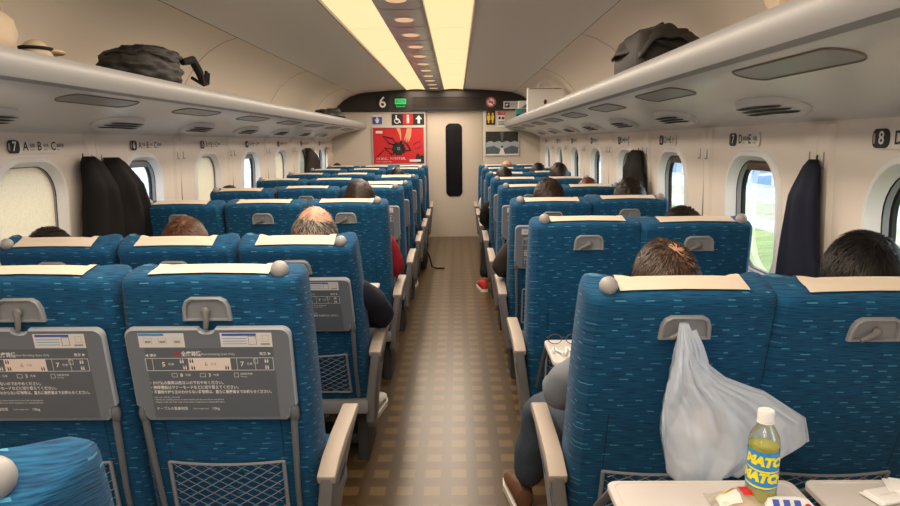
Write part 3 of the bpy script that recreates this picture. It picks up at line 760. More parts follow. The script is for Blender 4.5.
for xx in (-0.143, 0.065, 0.110): prect(xx, 0.500, xx + 0.001, 0.533, 'print_white')
ptxt('5', 0.017, -0.120, 0.5165, bold=0.02); ptxt('号車', 0.0075, -0.105, 0.5165); ptxt('6', 0.017, -0.015, 0.5165, 'print_grey'); ptxt('号車', 0.0075, 0.000, 0.5165, 'print_grey')
ptxt('7', 0.017, 0.074, 0.5165, bold=0.02); ptxt('号車', 0.0075, 0.089, 0.5165)
def picto(x, z, m):
    for dx in (-0.0028, 0.0028):
        prect(x + dx - 0.0016, z - 0.005, x + dx + 0.0016, z + 0.0025, m, YP - 0.0005); prect(x + dx - 0.001, z + 0.0032, x + dx + 0.001, z + 0.0055, m, YP - 0.0005)
for x, z in ((-0.070, 0.525), (-0.064, 0.508), (0.139, 0.525), (0.139, 0.508)): picto(x, z, 'print_white')
for x, z in ((-0.046, 0.526), (-0.044, 0.507), (0.040, 0.507)): picto(x, z, 'print_dark')
pframe(0.107, 0.518, 0.118, 0.531, 0.001, 'print_white')
for xx, tx in ((-0.100, '8'), (-0.030, '3')):
    pframe(xx, 0.481, xx + 0.014, 0.492, 0.001, 'print_white'); ptxt(tx, 0.0135, xx + 0.021, 0.4865, bold=0.02); ptxt('号車', 0.0072, xx + 0.033, 0.4865)
pframe(0.055, 0.480, 0.066, 0.492, 0.001, 'print_white'); ptxt('自動販売機', 0.0062, 0.070, 0.489); ptxt('Vending', 0.005, 0.070, 0.482)
ptxt('・かけ込み乗車は危ないのでおやめください。', 0.0106, -0.160, 0.465, bold=0.022, sq=0.86)
ptxt('・携帯電話はマナーモードなどに切り替えてください。', 0.0106, -0.160, 0.452, bold=0.022, sq=0.86)
ptxt('・不審物や持ち主のわからない荷物等は、直ちに乗務員までお知らせください。', 0.0106, -0.160, 0.439, bold=0.022, sq=0.81)
ptxt('• Do not rush for the train.', 0.0060, -0.154, 0.425); ptxt('• Please set mobile phones to silent mode and do not talk on the phone.', 0.0060, -0.154, 0.418); ptxt('• Please notify the train crew if you find a suspicious or unattended item.', 0.0060, -0.154, 0.411)
ptxt('テーブルの重量制限', 0.0098, -0.152, 0.392, bold=0.006, sq=0.9); ptxt('Table weight limit', 0.0056, -0.060, 0.392); ptxt('10kg', 0.0105, -0.012, 0.392, bold=0.01)
PRINT = as_mesh(b, 'printed_notice', sharp=0, recalc=False)
# swinging arms of a folded tray
def arm_folded(s):
    b = MB().use('metal_arm'); b.tube([(s * 0.190, -0.074, 0.372), (s * 0.190, -0.080, 0.345), (s * 0.183, -0.080, 0.15), (s * 0.180, -0.072, -0.02)], [0.009, 0.009, 0.0075, 0.0075], 8)
    b.ell((s * 0.192, -0.078, 0.372), (0.013, 0.012, 0.028), 12, 8); return as_mesh(b, 'tray_arm')
ARMF = [arm_folded(-1), arm_folded(1)]
# open tray: board standing out behind the seat, with its arms
TDZ = 0.697
b = MB().use('tray_pale')
ol = rrect(0.40, 0.255, 0.02, 5)
b.rings([[Vector((x * k, -0.505 + y * k, TDZ + dz)) for x, y in ol] for k, dz in ((0.97, -0.018), (1.0, -0.014), (1.0, -0.003), (0.99, 0.0), (0.93, 0.0), (0.92, -0.002))])
TRAYD = as_mesh(b, 'tray_table', sharp=30)
def arm_open(s, a):
    top_ = Vector((s * 0.19, -0.40, TDZ - 0.012)); b = MB().use('metal_arm')
    lo = Vector((s * 0.186, -0.085, 0.40))
    b.tube([lo, lo.lerp(top_, 0.55) + Vector((0, 0, 0.012)), top_, top_ + Vector((0, -0.05, 0.0))], [0.008, 0.009, 0.010, 0.009], 8); return as_mesh(b, 'tray_arm')
ARMD = [arm_open(-1, 0), arm_open(1, 0)]
# seat cushion
b = MB().use('moquette'); b.box((-0.215, -0.03, 0.31), (0.215, 0.47, 0.43), 0.035, 3)
CUSH = as_mesh(b, 'seat_cushion', sharp=50)
b = MB().use('arm_shell'); b.box((-0.222, -0.075, 0.275), (0.222, 0.42, 0.335), 0.012); BASEM = as_mesh(b, 'seat_pan')
b = MB().use('dark_steel'); b.box((-0.20, 0.05, 0.0), (-0.15, 0.34, 0.28), 0.008); b.box((0.15, 0.05, 0.0), (0.20, 0.34, 0.28), 0.008); b.box((-0.2, 0.12, 0.05), (0.2, 0.26, 0.10), 0.01); PED = as_mesh(b, 'pedestal')
# armrest (side s of the seat)
def armrest(s):
    b = MB().use('arm_pad')
    def slab(prof, x0, x1, m, bev=0.006):
        b2 = bmesh.new(); a = [b2.verts.new((x0, y, z)) for y, z in prof]; c = [b2.verts.new((x1, y, z)) for y, z in prof]
        n = len(prof); b2.faces.new(a); b2.faces.new(c[::-1])
        for i in range(n): b2.faces.new((a[i], c[i], c[(i + 1) % n], a[(i + 1) % n]))
        bmesh.ops.recalc_face_normals(b2, faces=b2.faces[:])
        bmesh.ops.bevel(b2, geom=b2.edges[:], offset=bev, segments=2, profile=0.5, affect='EDGES')
        b.use(m); b.merge(b2)
    x0, x1 = s * 0.238, s * 0.288
    slab([(-0.13, 0.575), (-0.05, 0.597), (0.06, 0.605), (0.28, 0.608), (0.305, 0.598), (0.30, 0.575), (0.06, 0.572), (-0.05, 0.565), (-0.12, 0.548)], x0, x1, 'arm_pad')
    slab([(-0.135, 0.574), (-0.12, 0.552), (-0.04, 0.567), (0.06, 0.574), (0.285, 0.574), (0.288, 0.558), (0.20, 0.535), (0.14, 0.47), (0.12, 0.34), (0.15, 0.20), (0.02, 0.17), (-0.03, 0.22), (-0.06, 0.34), (-0.10, 0.46)], x0 + s * 0.006, x1 - s * 0.006, 'arm_shell', 0.008)
    for v in b.bm.verts: v.co.x -= s * 0.042 * max(0.0, min(1.0, (0.55 - v.co.z) / 0.26))
    me = as_mesh(b, 'armrest')
    b = MB().use('moquette')
    pr = [(-0.05, 0.49), (0.10, 0.51), (0.09, 0.34), (0.09, 0.24), (0.0, 0.25), (-0.03, 0.36)]
    b.poly([Vector((x1 - s * 0.005 - s * 0.042 * max(0.0, min(1.0, (0.55 - z) / 0.26)), y, z)) for y, z in pr], 0.003, Vector((-s, 0, 0))); return me, as_mesh(b, 'side_pad', sharp=20)
ARMREST = {-1: armrest(-1), 1: armrest(1)}

COLX = {'A': -1.215, 'B': -0.757, 'C': -0.300, 'D': 0.830, 'E': 1.256}
def hinge(row): return 1.72 + 1.04 * (8 - row)
def make_seat(colm, tray):
    t = empty('train_seat')
    pan = mk('seat_pan', BASEM, t); mk('pedestal', PED, pan)
    mk('seat_cushion', CUSH, t)
    bk = mk('backrest', BACK, t, (0, 0, HZ))
    mk('head_cloth', CLOTH, bk)['label'] = 'cream head cloth over the top edge'
    lp = mk('latch_plate', LATCH, bk, (0, -0.066, 0.655)); 
    mk('net_pocket', NET, bk, (0, 0.004, 0.008))
    ks = {'C': 1, 'D': -1, 'A': -1, 'E': 1}.get(colm, 0)
    if ks: mk('grab_knob', KNOB, bk, (ks * 0.173, -0.018, 0.738))['label'] = 'round grey grab knob'
    if tray == 'up':
        tr = mk('tray_table', TRAY, t, (0, 0, HZ)); mk('printed_notice', PRINT, tr)
        for me in ARMF: mk('tray_arm', me, tr)
        mk('latch', CATCH_DOWN, bk, (0, -0.069, 0.652))
    else:
        tr = mk('tray_table', TRAYD, t)
        for me in ARMD: mk('tray_arm', me, tr)
        mk('latch', CATCH_SIDE, bk, (0, -0.066, 0.652))
    if ks and colm != 'E':
        a = mk('armrest', ARMREST[ks][0], t); mk('side_pad', ARMREST[ks][1], a)
    return t
def place_seat(colm, row, ang, tray, label):
    k = (colm, tray)
    if k not in proto: proto[k] = t = make_seat(colm, tray)
    else: t = copy_tree(proto[k])
    t.location = (COLX[colm], hinge(row), 0); t.rotation_euler = (0, 0, 0)
    for ch in t.children:
        n = ch.name.split('.')[0]
        if n == 'backrest': ch.rotation_euler = (R(ang), 0, 0)
        elif n == 'tray_table' and tray == 'up': ch.rotation_euler = (R(ang), 0, 0)
    tag(t, label, 'train seat', 'blue reclining train seats')
    return t
ANG = {  # recline of each backrest, degrees
    8: dict(A=9.5, B=9, C=9, D=17, E=18), 7: dict(A=24, B=24, C=24, D=10, E=11.5), 6: dict(A=13, B=12.5, C=12.5, D=13.5, E=11), 5: dict(A=14, B=10, C=10, D=11, E=12),
    4: dict(A=10, B=10, C=19, D=12, E=12), 3: dict(A=10, B=11, C=18.5, D=13, E=10), 2: dict(A=10, B=9, C=7, D=10, E=10), 1: dict(A=9, B=10, C=10, D=11, E=10)}
ORD = {8: 'nearest', 7: 'second', 6: 'third', 5: 'fourth', 4: 'fifth', 3: 'sixth', 2: 'seventh', 1: 'farthest'}
COLN = {'A': 'column along the left windows', 'B': 'middle column of the left block', 'C': 'column left of the aisle', 'D': 'column right of the aisle', 'E': 'column along the right windows'}
EXTRA = {('C', 8): 'nearest upright blue seat left of the aisle with folded grey tray', ('B', 8): 'nearest middle seat of left block, folded tray cut by left edge',
         ('D', 8): 'nearest blue seat right of the aisle with plastic bag on its hook', ('E', 8): 'nearest blue seat by the right windows, tray down with tissues',
         ('C', 7): 'reclined blue seat left of the aisle with the balding grey-haired man', ('D', 7): 'second blue seat right of aisle, tray down with eyeglasses on it'}
DOWN = {('D', 8), ('E', 8), ('D', 7), ('E', 7), ('A', 6), ('B', 6), ('C', 6)}
seats = {}
for row in range(8, 0, -1):
    for colm in 'ABCDE':
        lab = EXTRA.get((colm, row), '%s blue seat from the camera in the %s' % (ORD[row], COLN[colm]))
        seats[colm, row] = place_seat(colm, row, ANG[row][colm], 'down' if (colm, row) in DOWN else 'up', lab)
t = place_seat('C', 9, 8.0, 'up', 'blue seat corner with grey knob at lower left, closest to the camera'); t.location.x += 0.006
for q in [c for c in t.children_recursive if c.name.startswith('head_cloth')]: bpy.data.objects.remove(q)   # out of the photo's view

# ------------------------------------------------------------------ people
def skin_mesh(verts, edges, radii, sub=1):
    me = bpy.data.meshes.new('s'); me.from_pydata([tuple(v) for v in verts], edges, []); ob = bpy.data.objects.new('s', me); C.objects.link(ob)
    sk = ob.modifiers.new('k', 'SKIN'); sk.use_smooth_shade = True; sk.branch_smoothing = 0.4
    for i, v in enumerate(me.skin_vertices[0].data): v.radius = radii[i] if isinstance(radii[i], tuple) else (radii[i], radii[i]); v.use_root = (i == 0)
    ss = ob.modifiers.new('d', 'SUBSURF'); ss.levels = sub; ss.render_levels = sub
    bpy.context.view_layer.update()
    out = bpy.data.meshes.new_from_object(ob.evaluated_get(bpy.context.evaluated_depsgraph_get()))
    bpy.data.objects.remove(ob); bpy.data.meshes.remove(me)
    bm_ = bmesh.new(); bm_.from_mesh(out); bpy.data.meshes.remove(out); return bm_
def headr(d):
    # radial factor of a head in unit directions (face towards +y)
    k = 1.0
    if d.z < 0: k *= 1 - 0.10 * (-d.z) * (1 if d.y < 0.2 else 0.4)
    if d.y > 0.3: k *= 1 - 0.05 * max(0, 1 - abs(d.x) * 2)
    nose = math.exp(-((d.x / 0.10) ** 2) - ((d.z + 0.16) / 0.17) ** 2) * (1 if d.y > 0.5 else 0); k += 0.20 * nose
    for sx in (-1, 1): k -= 0.06 * math.exp(-(((d.x - sx * 0.34) / 0.15) ** 2) - ((d.z - 0.04) / 0.12) ** 2) * (1 if d.y > 0.4 else 0)
    k += 0.035 * math.exp(-((d.z - 0.22) / 0.10) ** 2) * (1 if d.y > 0.6 else 0)
    k += 0.03 * math.exp(-((d.x / 0.22) ** 2) - ((d.z + 0.52) / 0.09) ** 2) * (1 if d.y > 0.4 else 0)
    if d.y < -0.2: k += 0.03 * math.exp(-((d.z - 0.1) / 0.5) ** 2)
    return k
HR = (0.076, 0.096, 0.116)
STR = {'hair_black': ['hair_black', 'hair_black', 'hair_dark'], 'hair_dark': ['hair_dark', 'hair_black', 'hair_brown'], 'hair_brown': ['hair_brown', 'hair_dark', 'hair_dark'], 'hair_red': ['hair_red', 'hair_red', 'hair_mid'], 'hair_grey': ['hair_grey', 'hair_light', 'hair_dark'], 'hair_salt': ['hair_salt', 'hair_salt', 'hair_brown', 'hair_mid', 'hair_dark']}
def lerp(a, b, t): return a + (b - a) * t
def person(label, headtop, Yh, row, colm, hair='hair_black', style='short', shirt='cloth_black', trousers='trouser_grey', shoes='leather_brown', skin='skin', strands=0, arm_out=0.0, leg_out=0.0, hs=1.0, feet=None, sole='sole_white', elbow=None):
    hy = hinge(row); cx = COLX[colm]
    p = at_depth(headtop[0], headtop[1], Yh); Hc = Vector((p.x, Yh, p.z - 0.116 * hs * (1 + {'bald': 0.02, 'thin': 0.04}.get(style, 0.11)) - 0.003))
    root = empty('person', (cx, hy + 0.12, 0)); tag(root, label, 'person'); O = Vector(root.location)
    neck = Hc + Vector((0, -0.022, -0.115)); ch = Vector((lerp(cx, Hc.x, 0.7), neck.y + 0.005, neck.z - 0.16)); pel = Vector((cx, hy + 0.13, 0.535))
    mid = pel.lerp(ch, 0.5) + Vector((0, -0.03, 0))
    sh = [ch + Vector((sx * 0.165, 0.01, 0.075)) for sx in (-1, 1)]
    el = [Vector((cx - (0.215 if colm in 'DA' else 0.175) - (arm_out if colm == 'D' else 0), hy + 0.12, 0.655)), Vector((cx + (0.215 if colm == 'C' else 0.175) + (arm_out if colm in 'C' else 0), hy + 0.12, 0.655))]
    if elbow: el[0 if elbow[0] < 0 else 1] = Vector(elbow[1])
    wr = [Vector((cx + sx * 0.085, hy + 0.34, 0.605)) for sx in (-1, 1)]
    kn = [Vector((cx - 0.10 - (leg_out if colm == 'D' else 0), hy + 0.50, 0.515)), Vector((cx + 0.10 + (leg_out if colm == 'C' else 0), hy + 0.50, 0.515))]
    an = [Vector((k.x + (0.0), hy + 0.60, 0.095)) for k in kn]
    if feet:
        i = 0 if colm == 'D' else 1
        an[i] = Vector(feet); kn[i] = Vector((lerp(kn[i].x, feet[0], 0.75), min(kn[i].y, feet[1] + 0.14), 0.50))
    to = [a + Vector((sx * 0.02, 0.15, -0.055)) for a, sx in zip(an, (-1, 1))]
    L = lambda v: v - O
    hp = [pel + Vector((sx * 0.085, 0.03, -0.01)) for sx in (-1, 1)]
    # body: one skinned surface, head and fingers grown into it
    vs = [pel, mid, ch, neck, Hc + Vector((0, -0.01, -0.05))]; es = [(0, 1), (1, 2), (2, 3), (3, 4)]; rs = [(0.10, 0.085), (0.10, 0.075), (0.12, 0.085), 0.050, 0.058]
    def limb(start, pts, rr):
        last = start
        for q, r_ in zip(pts, rr): vs.append(q); rs.append(r_); es.append((last, len(vs) - 1)); last = len(vs) - 1
        return last
    for i in (0, 1):
        limb(2, [sh[i], sh[i].lerp(el[i], 0.5), el[i], el[i].lerp(wr[i], 0.5), wr[i], wr[i] + Vector((0, 0.05, -0.01))], [0.052, 0.045, 0.038, 0.036, 0.026, (0.034, 0.018)])
        limb(0, [hp[i], hp[i].lerp(kn[i], 0.5), kn[i], kn[i].lerp(an[i], 0.35), an[i], to[i]], [0.085, 0.074, 0.056, 0.055, 0.036, (0.036, 0.024)])
    b = MB().use(skin); bm_ = skin_mesh([L(v) for v in vs], es, rs); b.merge(bm_)
    b.ell(L(Hc), [h * hs for h in HR], 32, 24, headr)
    for sx in (-1, 1):
        b.ell(L(Hc + Vector((sx * 0.076 * hs, -0.004, -0.006))), (0.011, 0.019, 0.031), 10, 8)
        wv = L(wr[0 if sx < 0 else 1]) + Vector((0, 0.075, -0.012))
        for k, (dx, ln) in enumerate(((-0.027, 0.062), (-0.009, 0.072), (0.009, 0.075), (0.026, 0.060))):
            q = wv + Vector((dx, -0.005, 0)); b.tube([q, q + Vector((dx * 0.1, ln * 0.5, -0.003)), q + Vector((dx * 0.1, ln * 0.85, -0.018)), q + Vector((dx * 0.1, ln * 0.95, -0.034))], [0.0095, 0.009, 0.008, 0.006], 8)
        q = wv + Vector((-sx * 0.028, -0.05, 0)); b.tube([q, q + Vector((-sx * 0.022, 0.025, -0.004)), q + Vector((-sx * 0.026, 0.055, -0.012))], [0.012, 0.0105, 0.008], 8)
    b.done('body', root, sharp=70)
    b = MB().use('eye_dark')
    for sx in (-1, 1): b.ell(L(Hc + Vector((sx * 0.027, 0.0835, 0.004)) * 1.0), (0.011, 0.007, 0.006), 10, 6)
    b.done('eyes', root)
    # clothes: the same skeleton, a little fuller, ending at cuffs and hems
    vs, es = [pel + Vector((0, 0, 0.02)), mid, ch, ch.lerp(neck, 0.55) + Vector((0, 0, 0)), neck + Vector((0, 0.0, -0.018))], [(0, 1), (1, 2), (2, 3), (3, 4)]; rs = [(0.150, 0.125), (0.155, 0.125), (0.165, 0.122), (0.125, 0.105), 0.074]
    for i in (0, 1): limb(2, [sh[i], sh[i].lerp(el[i], 0.5), el[i], el[i].lerp(wr[i], 0.55), wr[i] - (wr[i] - el[i]) * 0.08], [0.072, 0.066, 0.060, 0.054, 0.042])
    bm_ = skin_mesh([L(v) for v in vs], es, rs, 2)
    for v in bm_.verts: v.co += Vector(noise.noise_vector((v.co + O) * 9)) * 0.010 + Vector(noise.noise_vector((v.co + O) * 24 + Vector((3, 1, 7)))) * 0.006
    MBs = MB().use(shirt); MBs.merge(bm_); MBs.done('shirt', root, sharp=80)
    vs, es = [pel + Vector((0, 0, -0.005))], []; rs = [(0.145, 0.115)]
    for i in (0, 1): limb(0, [hp[i], hp[i].lerp(kn[i], 0.5), kn[i], kn[i].lerp(an[i], 0.45), an[i] + Vector((0, -0.005, 0.02))], [0.105, 0.092, 0.078, 0.076, 0.066])
    bm_ = skin_mesh([L(v) for v in vs], es, rs, 2)
    for v in bm_.verts: v.co += Vector(noise.noise_vector((v.co + O) * 10 + Vector((5, 2, 1)))) * 0.009
    MBt = MB().use(trousers); MBt.merge(bm_); MBt.done('trousers', root, sharp=80)
    for i in (0, 1):
        b = MB().use(shoes); a = L(an[i]); sx = (-1, 1)[i]
        def sec(y, w, z1, m=12):
            zs = -a.z + an[i].z - an[i].z + 0.0
            return [Vector((a.x + sx * (0.02 + y * 0.10) + w * math.cos(2 * math.pi * k / m), a.y + y, max(0.022, 0.022 + z1 * (0.5 + 0.5 * math.sin(2 * math.pi * k / m))))) for k in range(m)]
        b.rings([sec(-0.075, 0.018, 0.055), sec(-0.065, 0.034, 0.085), sec(-0.02, 0.040, 0.10), sec(0.05, 0.044, 0.075), sec(0.12, 0.049, 0.055), sec(0.17, 0.040, 0.042), sec(0.195, 0.018, 0.026)])
        so = b.done('shoe', root)
        b = MB().use(sole)
        def ol(k, z): return [Vector((a.x + sx * (0.02 + y * 0.10) + w * k, a.y + y * (1.02 if k else 1), z)) for y, w in ((-0.082, 0), (-0.066, 0.036), (0, 0.042), (0.07, 0.047), (0.12, 0.052), (0.17, 0.044), (0.203, 0))] if k > 0 else [Vector((a.x + sx * (0.02 + y * 0.10) - w, a.y + y * 1.02, z)) for y, w in ((0.17, 0.044), (0.12, 0.052), (0.07, 0.047), (0, 0.042), (-0.066, 0.036))]
        b.rings([ol(1, z) + ol(-1, z) for z in (0.002, 0.028)]); b.done('sole', so)
    # hair
    def cover(d):
        # > 0 where hair grows
        line = -0.42 if d.y < 0.1 else lerp(-0.42, 0.62, min(1, (d.y - 0.1) / 0.75))
        if style in ('long', 'bob'): line = -0.75 if d.y < 0.15 else lerp(-0.5, 0.66, min(1, (d.y - 0.15) / 0.6))
        h = d.z - line
        if abs(d.x) > 0.8 and d.z < 0.1 and style not in ('long', 'bob'): h = min(h, (d.z + 0.06))
        if style == 'bald': h = min(h, 0.75 * (d.angle(Vector((0.05, 0.10, 1))) - 0.98) + 0.06 * noise.noise(d * 6))
        elif style == 'thin': h = min(h, 0.8 * (d.angle(Vector((0.45, -0.30, 0.85))) - 0.52) + 0.10 * noise.noise(d * 5))
        return h
    thick = {'bald': 0.035, 'thin': 0.05, 'short': 0.13, 'bob': 0.17, 'long': 0.16}[style]
    seed = Vector((headtop[0] * 0.13, row, 3))
    def hfn(d):
        h = cover(d); n_ = noise.noise(d * 5 + seed) * 0.03 + noise.noise(d * 16 + seed) * 0.014
        return headr(d) * (1 + (thick + n_ * (thick / 0.1)) * min(1, h / 0.15) if h > 0 else 1 - min(0.10, -h * 1.2))
    b = MB().use(hair); b.ell(L(Hc), [h * hs for h in HR], 48, 36, hfn)
    if style in ('long', 'bob'):
        ln = 0.26 if style == 'long' else 0.15
        rows_ = []
        for i in range(8):
            t_ = i / 7; zz = 0.02 - ln * t_; ring_o = []
            for k in range(25):
                a = math.pi * (0.92 + 1.16 * k / 24); w_ = 1.10 - 0.12 * t_ + 0.02 * math.sin(k * 2.3)
                ring_o.append(L(Hc) + Vector((0.076 * hs * w_ * math.cos(a) * 1.08, 0.096 * hs * w_ * math.sin(a), zz)))
            rows_.append(ring_o)
        outer = rows_; inner = [[q.lerp(L(Hc) + Vector((0, -0.02, q.z - L(Hc).z)), 0.25) for q in r_] for r_ in rows_]
        b.rings([o_ + i_[::-1] for o_, i_ in zip(outer, inner)])
    if strands:
        rg = random.Random(int(headtop[0]))
        crown = Vector((0.12, -0.45, 0.88)).normalized()
        cnt = 0
        while cnt < strands:
            d = Vector((rg.gauss(0, 1), rg.gauss(0, 1), rg.gauss(0, 1))).normalized()
            h = cover(d)
            if h <= 0 and not (style in ('bald', 'thin') and d.z > 0 and rg.random() < (0.04 if style == 'bald' else 0.22)): continue
            if d.y > 0.7: continue
            cnt += 1
            flow = d - crown; flow = (flow - d * flow.dot(d))
            if flow.length < 1e-3: continue
            flow.normalize(); side = d.cross(flow); flow = (flow + side * (0.35 + rg.uniform(-0.35, 0.35))).normalized(); side = d.cross(flow)
            base = Vector((d.x * HR[0], d.y * HR[1], d.z * HR[2])) * hs * (hfn(d) if h > 0 else headr(d)) * 0.995
            ln = rg.uniform(0.018, 0.038); w_ = rg.uniform(0.0008, 0.0018)
            q0 = base; q1 = base + flow * ln * 0.5 + d * 0.004; q2 = base + flow * ln - d * (ln * ln * 5.0 - 0.004 - rg.uniform(0, 0.003))
            b.use(rg.choice(STR[hair]))
            v_ = [b.bm.verts.new(L(Hc) + q) for q in (q0 - side * w_, q0 + side * w_, q1 - side * w_, q1 + side * w_, q2)]
            b._face((v_[0], v_[1], v_[3], v_[2])); b._face((v_[2], v_[3], v_[4]))
    b.done('hair', root, sharp=0, recalc=(strands == 0))
    return root
def hY(row, colm, d=0.165): return hinge(row) - 0.735 * math.sin(R(ANG[row][colm])) + d
person('person in grey top and jeans, thinning brown hair, nearest right aisle seat', (668, 238), hY(8, 'D'), 8, 'D', 'hair_salt', 'thin', 'cloth_grey', 'denim', 'leather_brown', strands=5200, feet=(0.575, 2.42, 0.095), elbow=(-1, (0.600, 1.86, 0.70)), arm_out=0.03)
person('person with full black hair in the nearest right window seat', (866, 231), hY(8, 'E'), 8, 'E', 'hair_black', 'short', 'cloth_black', strands=4000, hs=1.0)
person('person with dark brown hair in second right window seat', (683, 206), hY(7, 'E'), 7, 'E', 'hair_dark', 'short', 'cloth_brown', strands=2500)
person('person with short brown hair and dark brown jacket, third right aisle seat', (549, 178), hY(6, 'D'), 6, 'D', 'hair_brown', 'short', 'cloth_brown', strands=2000, elbow=(-1, (0.56, hinge(6) + 0.08, 0.68)))
person('person with dark reddish hair in third right window seat', (630, 178), hY(6, 'E'), 6, 'E', 'hair_dark', 'bob', 'cloth_navy', strands=1500)
person('person with reddish brown hair low in fourth right window seat', (588, 177), hY(5, 'E'), 5, 'E', 'hair_red', 'short', 'cloth_grey')
person('person with dark hair leaning left in fifth right window seat', (559, 162), hY(4, 'E'), 4, 'E', 'hair_dark', 'short', 'cloth_black')
person('person in black clothes with red shoe in aisle, fifth right aisle seat', (504, 166.5), hY(4, 'D'), 4, 'D', 'hair_black', 'short', 'cloth_black', 'cloth_black', 'shoe_red', feet=(0.58, 6.28, 0.095), elbow=(-1, (0.555, hinge(4) + 0.10, 0.72)))
person('person with black hair far down the right window column', (538, 162.5), hY(3, 'E'), 3, 'E', 'hair_black', 'short', 'cloth_black')
person('bald person in the far right aisle column below the landscape poster', (507, 160), hY(2, 'D'), 2, 'D', 'hair_grey', 'bald', 'cloth_white')
person('person with dark brown hair in the second left window seat', (48, 227), hY(7, 'A'), 7, 'A', 'hair_dark', 'short', 'cloth_black', strands=2500)
person('person with reddish brown hair in second middle seat, left block', (184, 217), hY(7, 'B'), 7, 'B', 'hair_red', 'short', 'cloth_brown', strands=3500)
person('balding grey-haired person in navy in the second left aisle seat', (314, 205), hY(7, 'C'), 7, 'C', 'hair_grey', 'bald', 'cloth_navy', 'trouser_grey', 'cloth_white', strands=3200, hs=1.10, feet=(-0.165, 3.32, 0.095), elbow=(1, (-0.015, 2.87, 0.66)))
person('person with smooth brown hair and red sleeve, third left aisle seat', (359, 180), hY(6, 'C'), 6, 'C', 'hair_brown', 'long', 'cloth_red', 'trouser_grey', strands=1800, elbow=(1, (-0.055, 3.90, 0.68)))
person('person with dark hair barely visible in the fourth left window seat', (229, 185), hY(5, 'A'), 5, 'A', 'hair_brown', 'short', 'cloth_black')
person('person with black hair in sixth left aisle seat', (397, 167.5), hY(3, 'C'), 3, 'C', 'hair_black', 'short', 'cloth_black')
person('person with black hair at far end of left window column', (337, 163), hY(1, 'A'), 1, 'A', 'hair_black', 'short', 'cloth_black')
person('person mostly hidden, pale trousers and white shoe at fifth left aisle seat', (385, 189), hY(4, 'C'), 4, 'C', 'hair_dark', 'short', 'cloth_navy', 'cloth_grey', 'cloth_white', feet=(-0.17, 6.38, 0.095))

# ------------------------------------------------------------------ coats on the wall hooks
def coat(label, m, s, rows, thick=0.07, folds=7, amp=0.16, seed=0, extra=None):
    # rows: (z, y near, y far) down the coat; the back lies along the wall
    b = MB().use(m); rings = []; nseg = 40
    z0, z1 = rows[0][0], rows[-1][0]
    def at(z):
        for (za, a0, a1), (zb, b0, b1) in zip(rows, rows[1:]):
            if za >= z >= zb:
                t = (za - z) / (za - zb); return lerp(a0, b0, t), lerp(a1, b1, t)
        return rows[-1][1:]
    nz = 26
    for i in range(nz + 1):
        z = lerp(z0, z1, i / nz); ya, yb = at(z); yc, hw = (ya + yb) / 2, (yb - ya) / 2; t = i / nz
        th = thick * (0.45 + 0.55 * min(1, t * 5)); ring = []
        for k in range(nseg):
            a = 2 * math.pi * k / nseg
            f = 1 + amp * min(1, 0.2 + t) * math.sin(folds * a + 2.5 * noise.noise(Vector((a, z * 4, seed))) + seed) * (0.4 if math.cos(a) < 0 else 1)
            f += 0.10 * noise.noise(Vector((math.cos(a) * 2, math.sin(a) * 2, z * 9 + seed)))
            xx = wall_x(z, s) - s * 0.018 - s * th * (0.5 + 0.5 * math.cos(a) * f)
            ring.append(Vector((xx, yc + hw * math.sin(a) * (1 + 0.25 * (f - 1)), z)))
        rings.append(ring)
    b.rings(rings)
    root = empty('coat', rings[0][0]); tag(root, label, 'coat')
    o = b.done('garment', None, sharp=70); o.parent = root; o.matrix_parent_inverse = Matrix.Translation(-Vector(root.location))
    b = MB().use('black_plastic' if extra != 'white' else 'cloth_white')
    ym = sum(rows[0][1:]) / 2
    if extra == 'white': b.ell((wall_x(1.3, s) - s * 0.10, rows[1][2] - 0.02, rows[1][0] - 0.03), (0.03, 0.05, 0.045), 10, 8)
    else: b.tube([(wall_x(z0, s) - s * 0.020, ym, z0 - 0.015), (wall_x(z0, s) - s * 0.022, ym, z0 + 0.008), (wall_x(z0, s) - s * 0.02, ym, z0 + 0.014)], 0.003, 6)
    o = b.done('hanging_loop' if extra != 'white' else 'scarf', None); o.parent = root; o.matrix_parent_inverse = Matrix.Translation(-Vector(root.location))
    return root
def hook(s, y, z=1.36):
    t = empty('coat_hook', (wall_x(z, s) - s * 0.014, y, z))
    b = MB().use('hook_grey'); b.box((-0.003, -0.0025, -0.025), (0.003, 0.0025, 0.025), 0.001)
    b.tube([(-s * 0.002, 0, -0.020), (-s * 0.009, 0, -0.024), (-s * 0.012, 0, -0.017)], 0.002, 6); b.done('hook_body', t)
    return t
rr_ = {7: 'second', 6: 'third', 5: 'fourth', 4: 'fifth', 3: 'sixth', 2: 'seventh'}
for s in (-1, 1):
    for row in range(7, 1, -1):
        for dy in (-0.045, 0.045):
            h = hook(s, wy(row, s) + 0.52 + dy)
            tag(h, 'small %s grey wall hook on the %s-hand pillar past window plate %d' % ('nearer' if dy < 0 else 'farther', 'left' if s < 0 else 'right', row), 'hook', 'coat hooks between the windows')
    if s > 0:
        for dy in (-0.045, 0.045):
            h = hook(s, wy(8, s) + 0.52 + dy); tag(h, 'small %s grey hook on right pillar between window plates 8 and 7' % ('nearer' if dy < 0 else 'farther'), 'hook', 'coat hooks between the windows')
ct = coat('bulky black winter coat hanging between the first two left windows', 'coat_black', -1, [(1.378, 3.245, 3.275), (1.37, 3.21, 3.33), (1.33, 3.19, 3.37), (1.20, 3.17, 3.43), (1.0, 3.14, 3.50), (0.80, 3.14, 3.54), (0.62, 3.15, 3.54)], 0.13, 5, 0.22, 1.0)
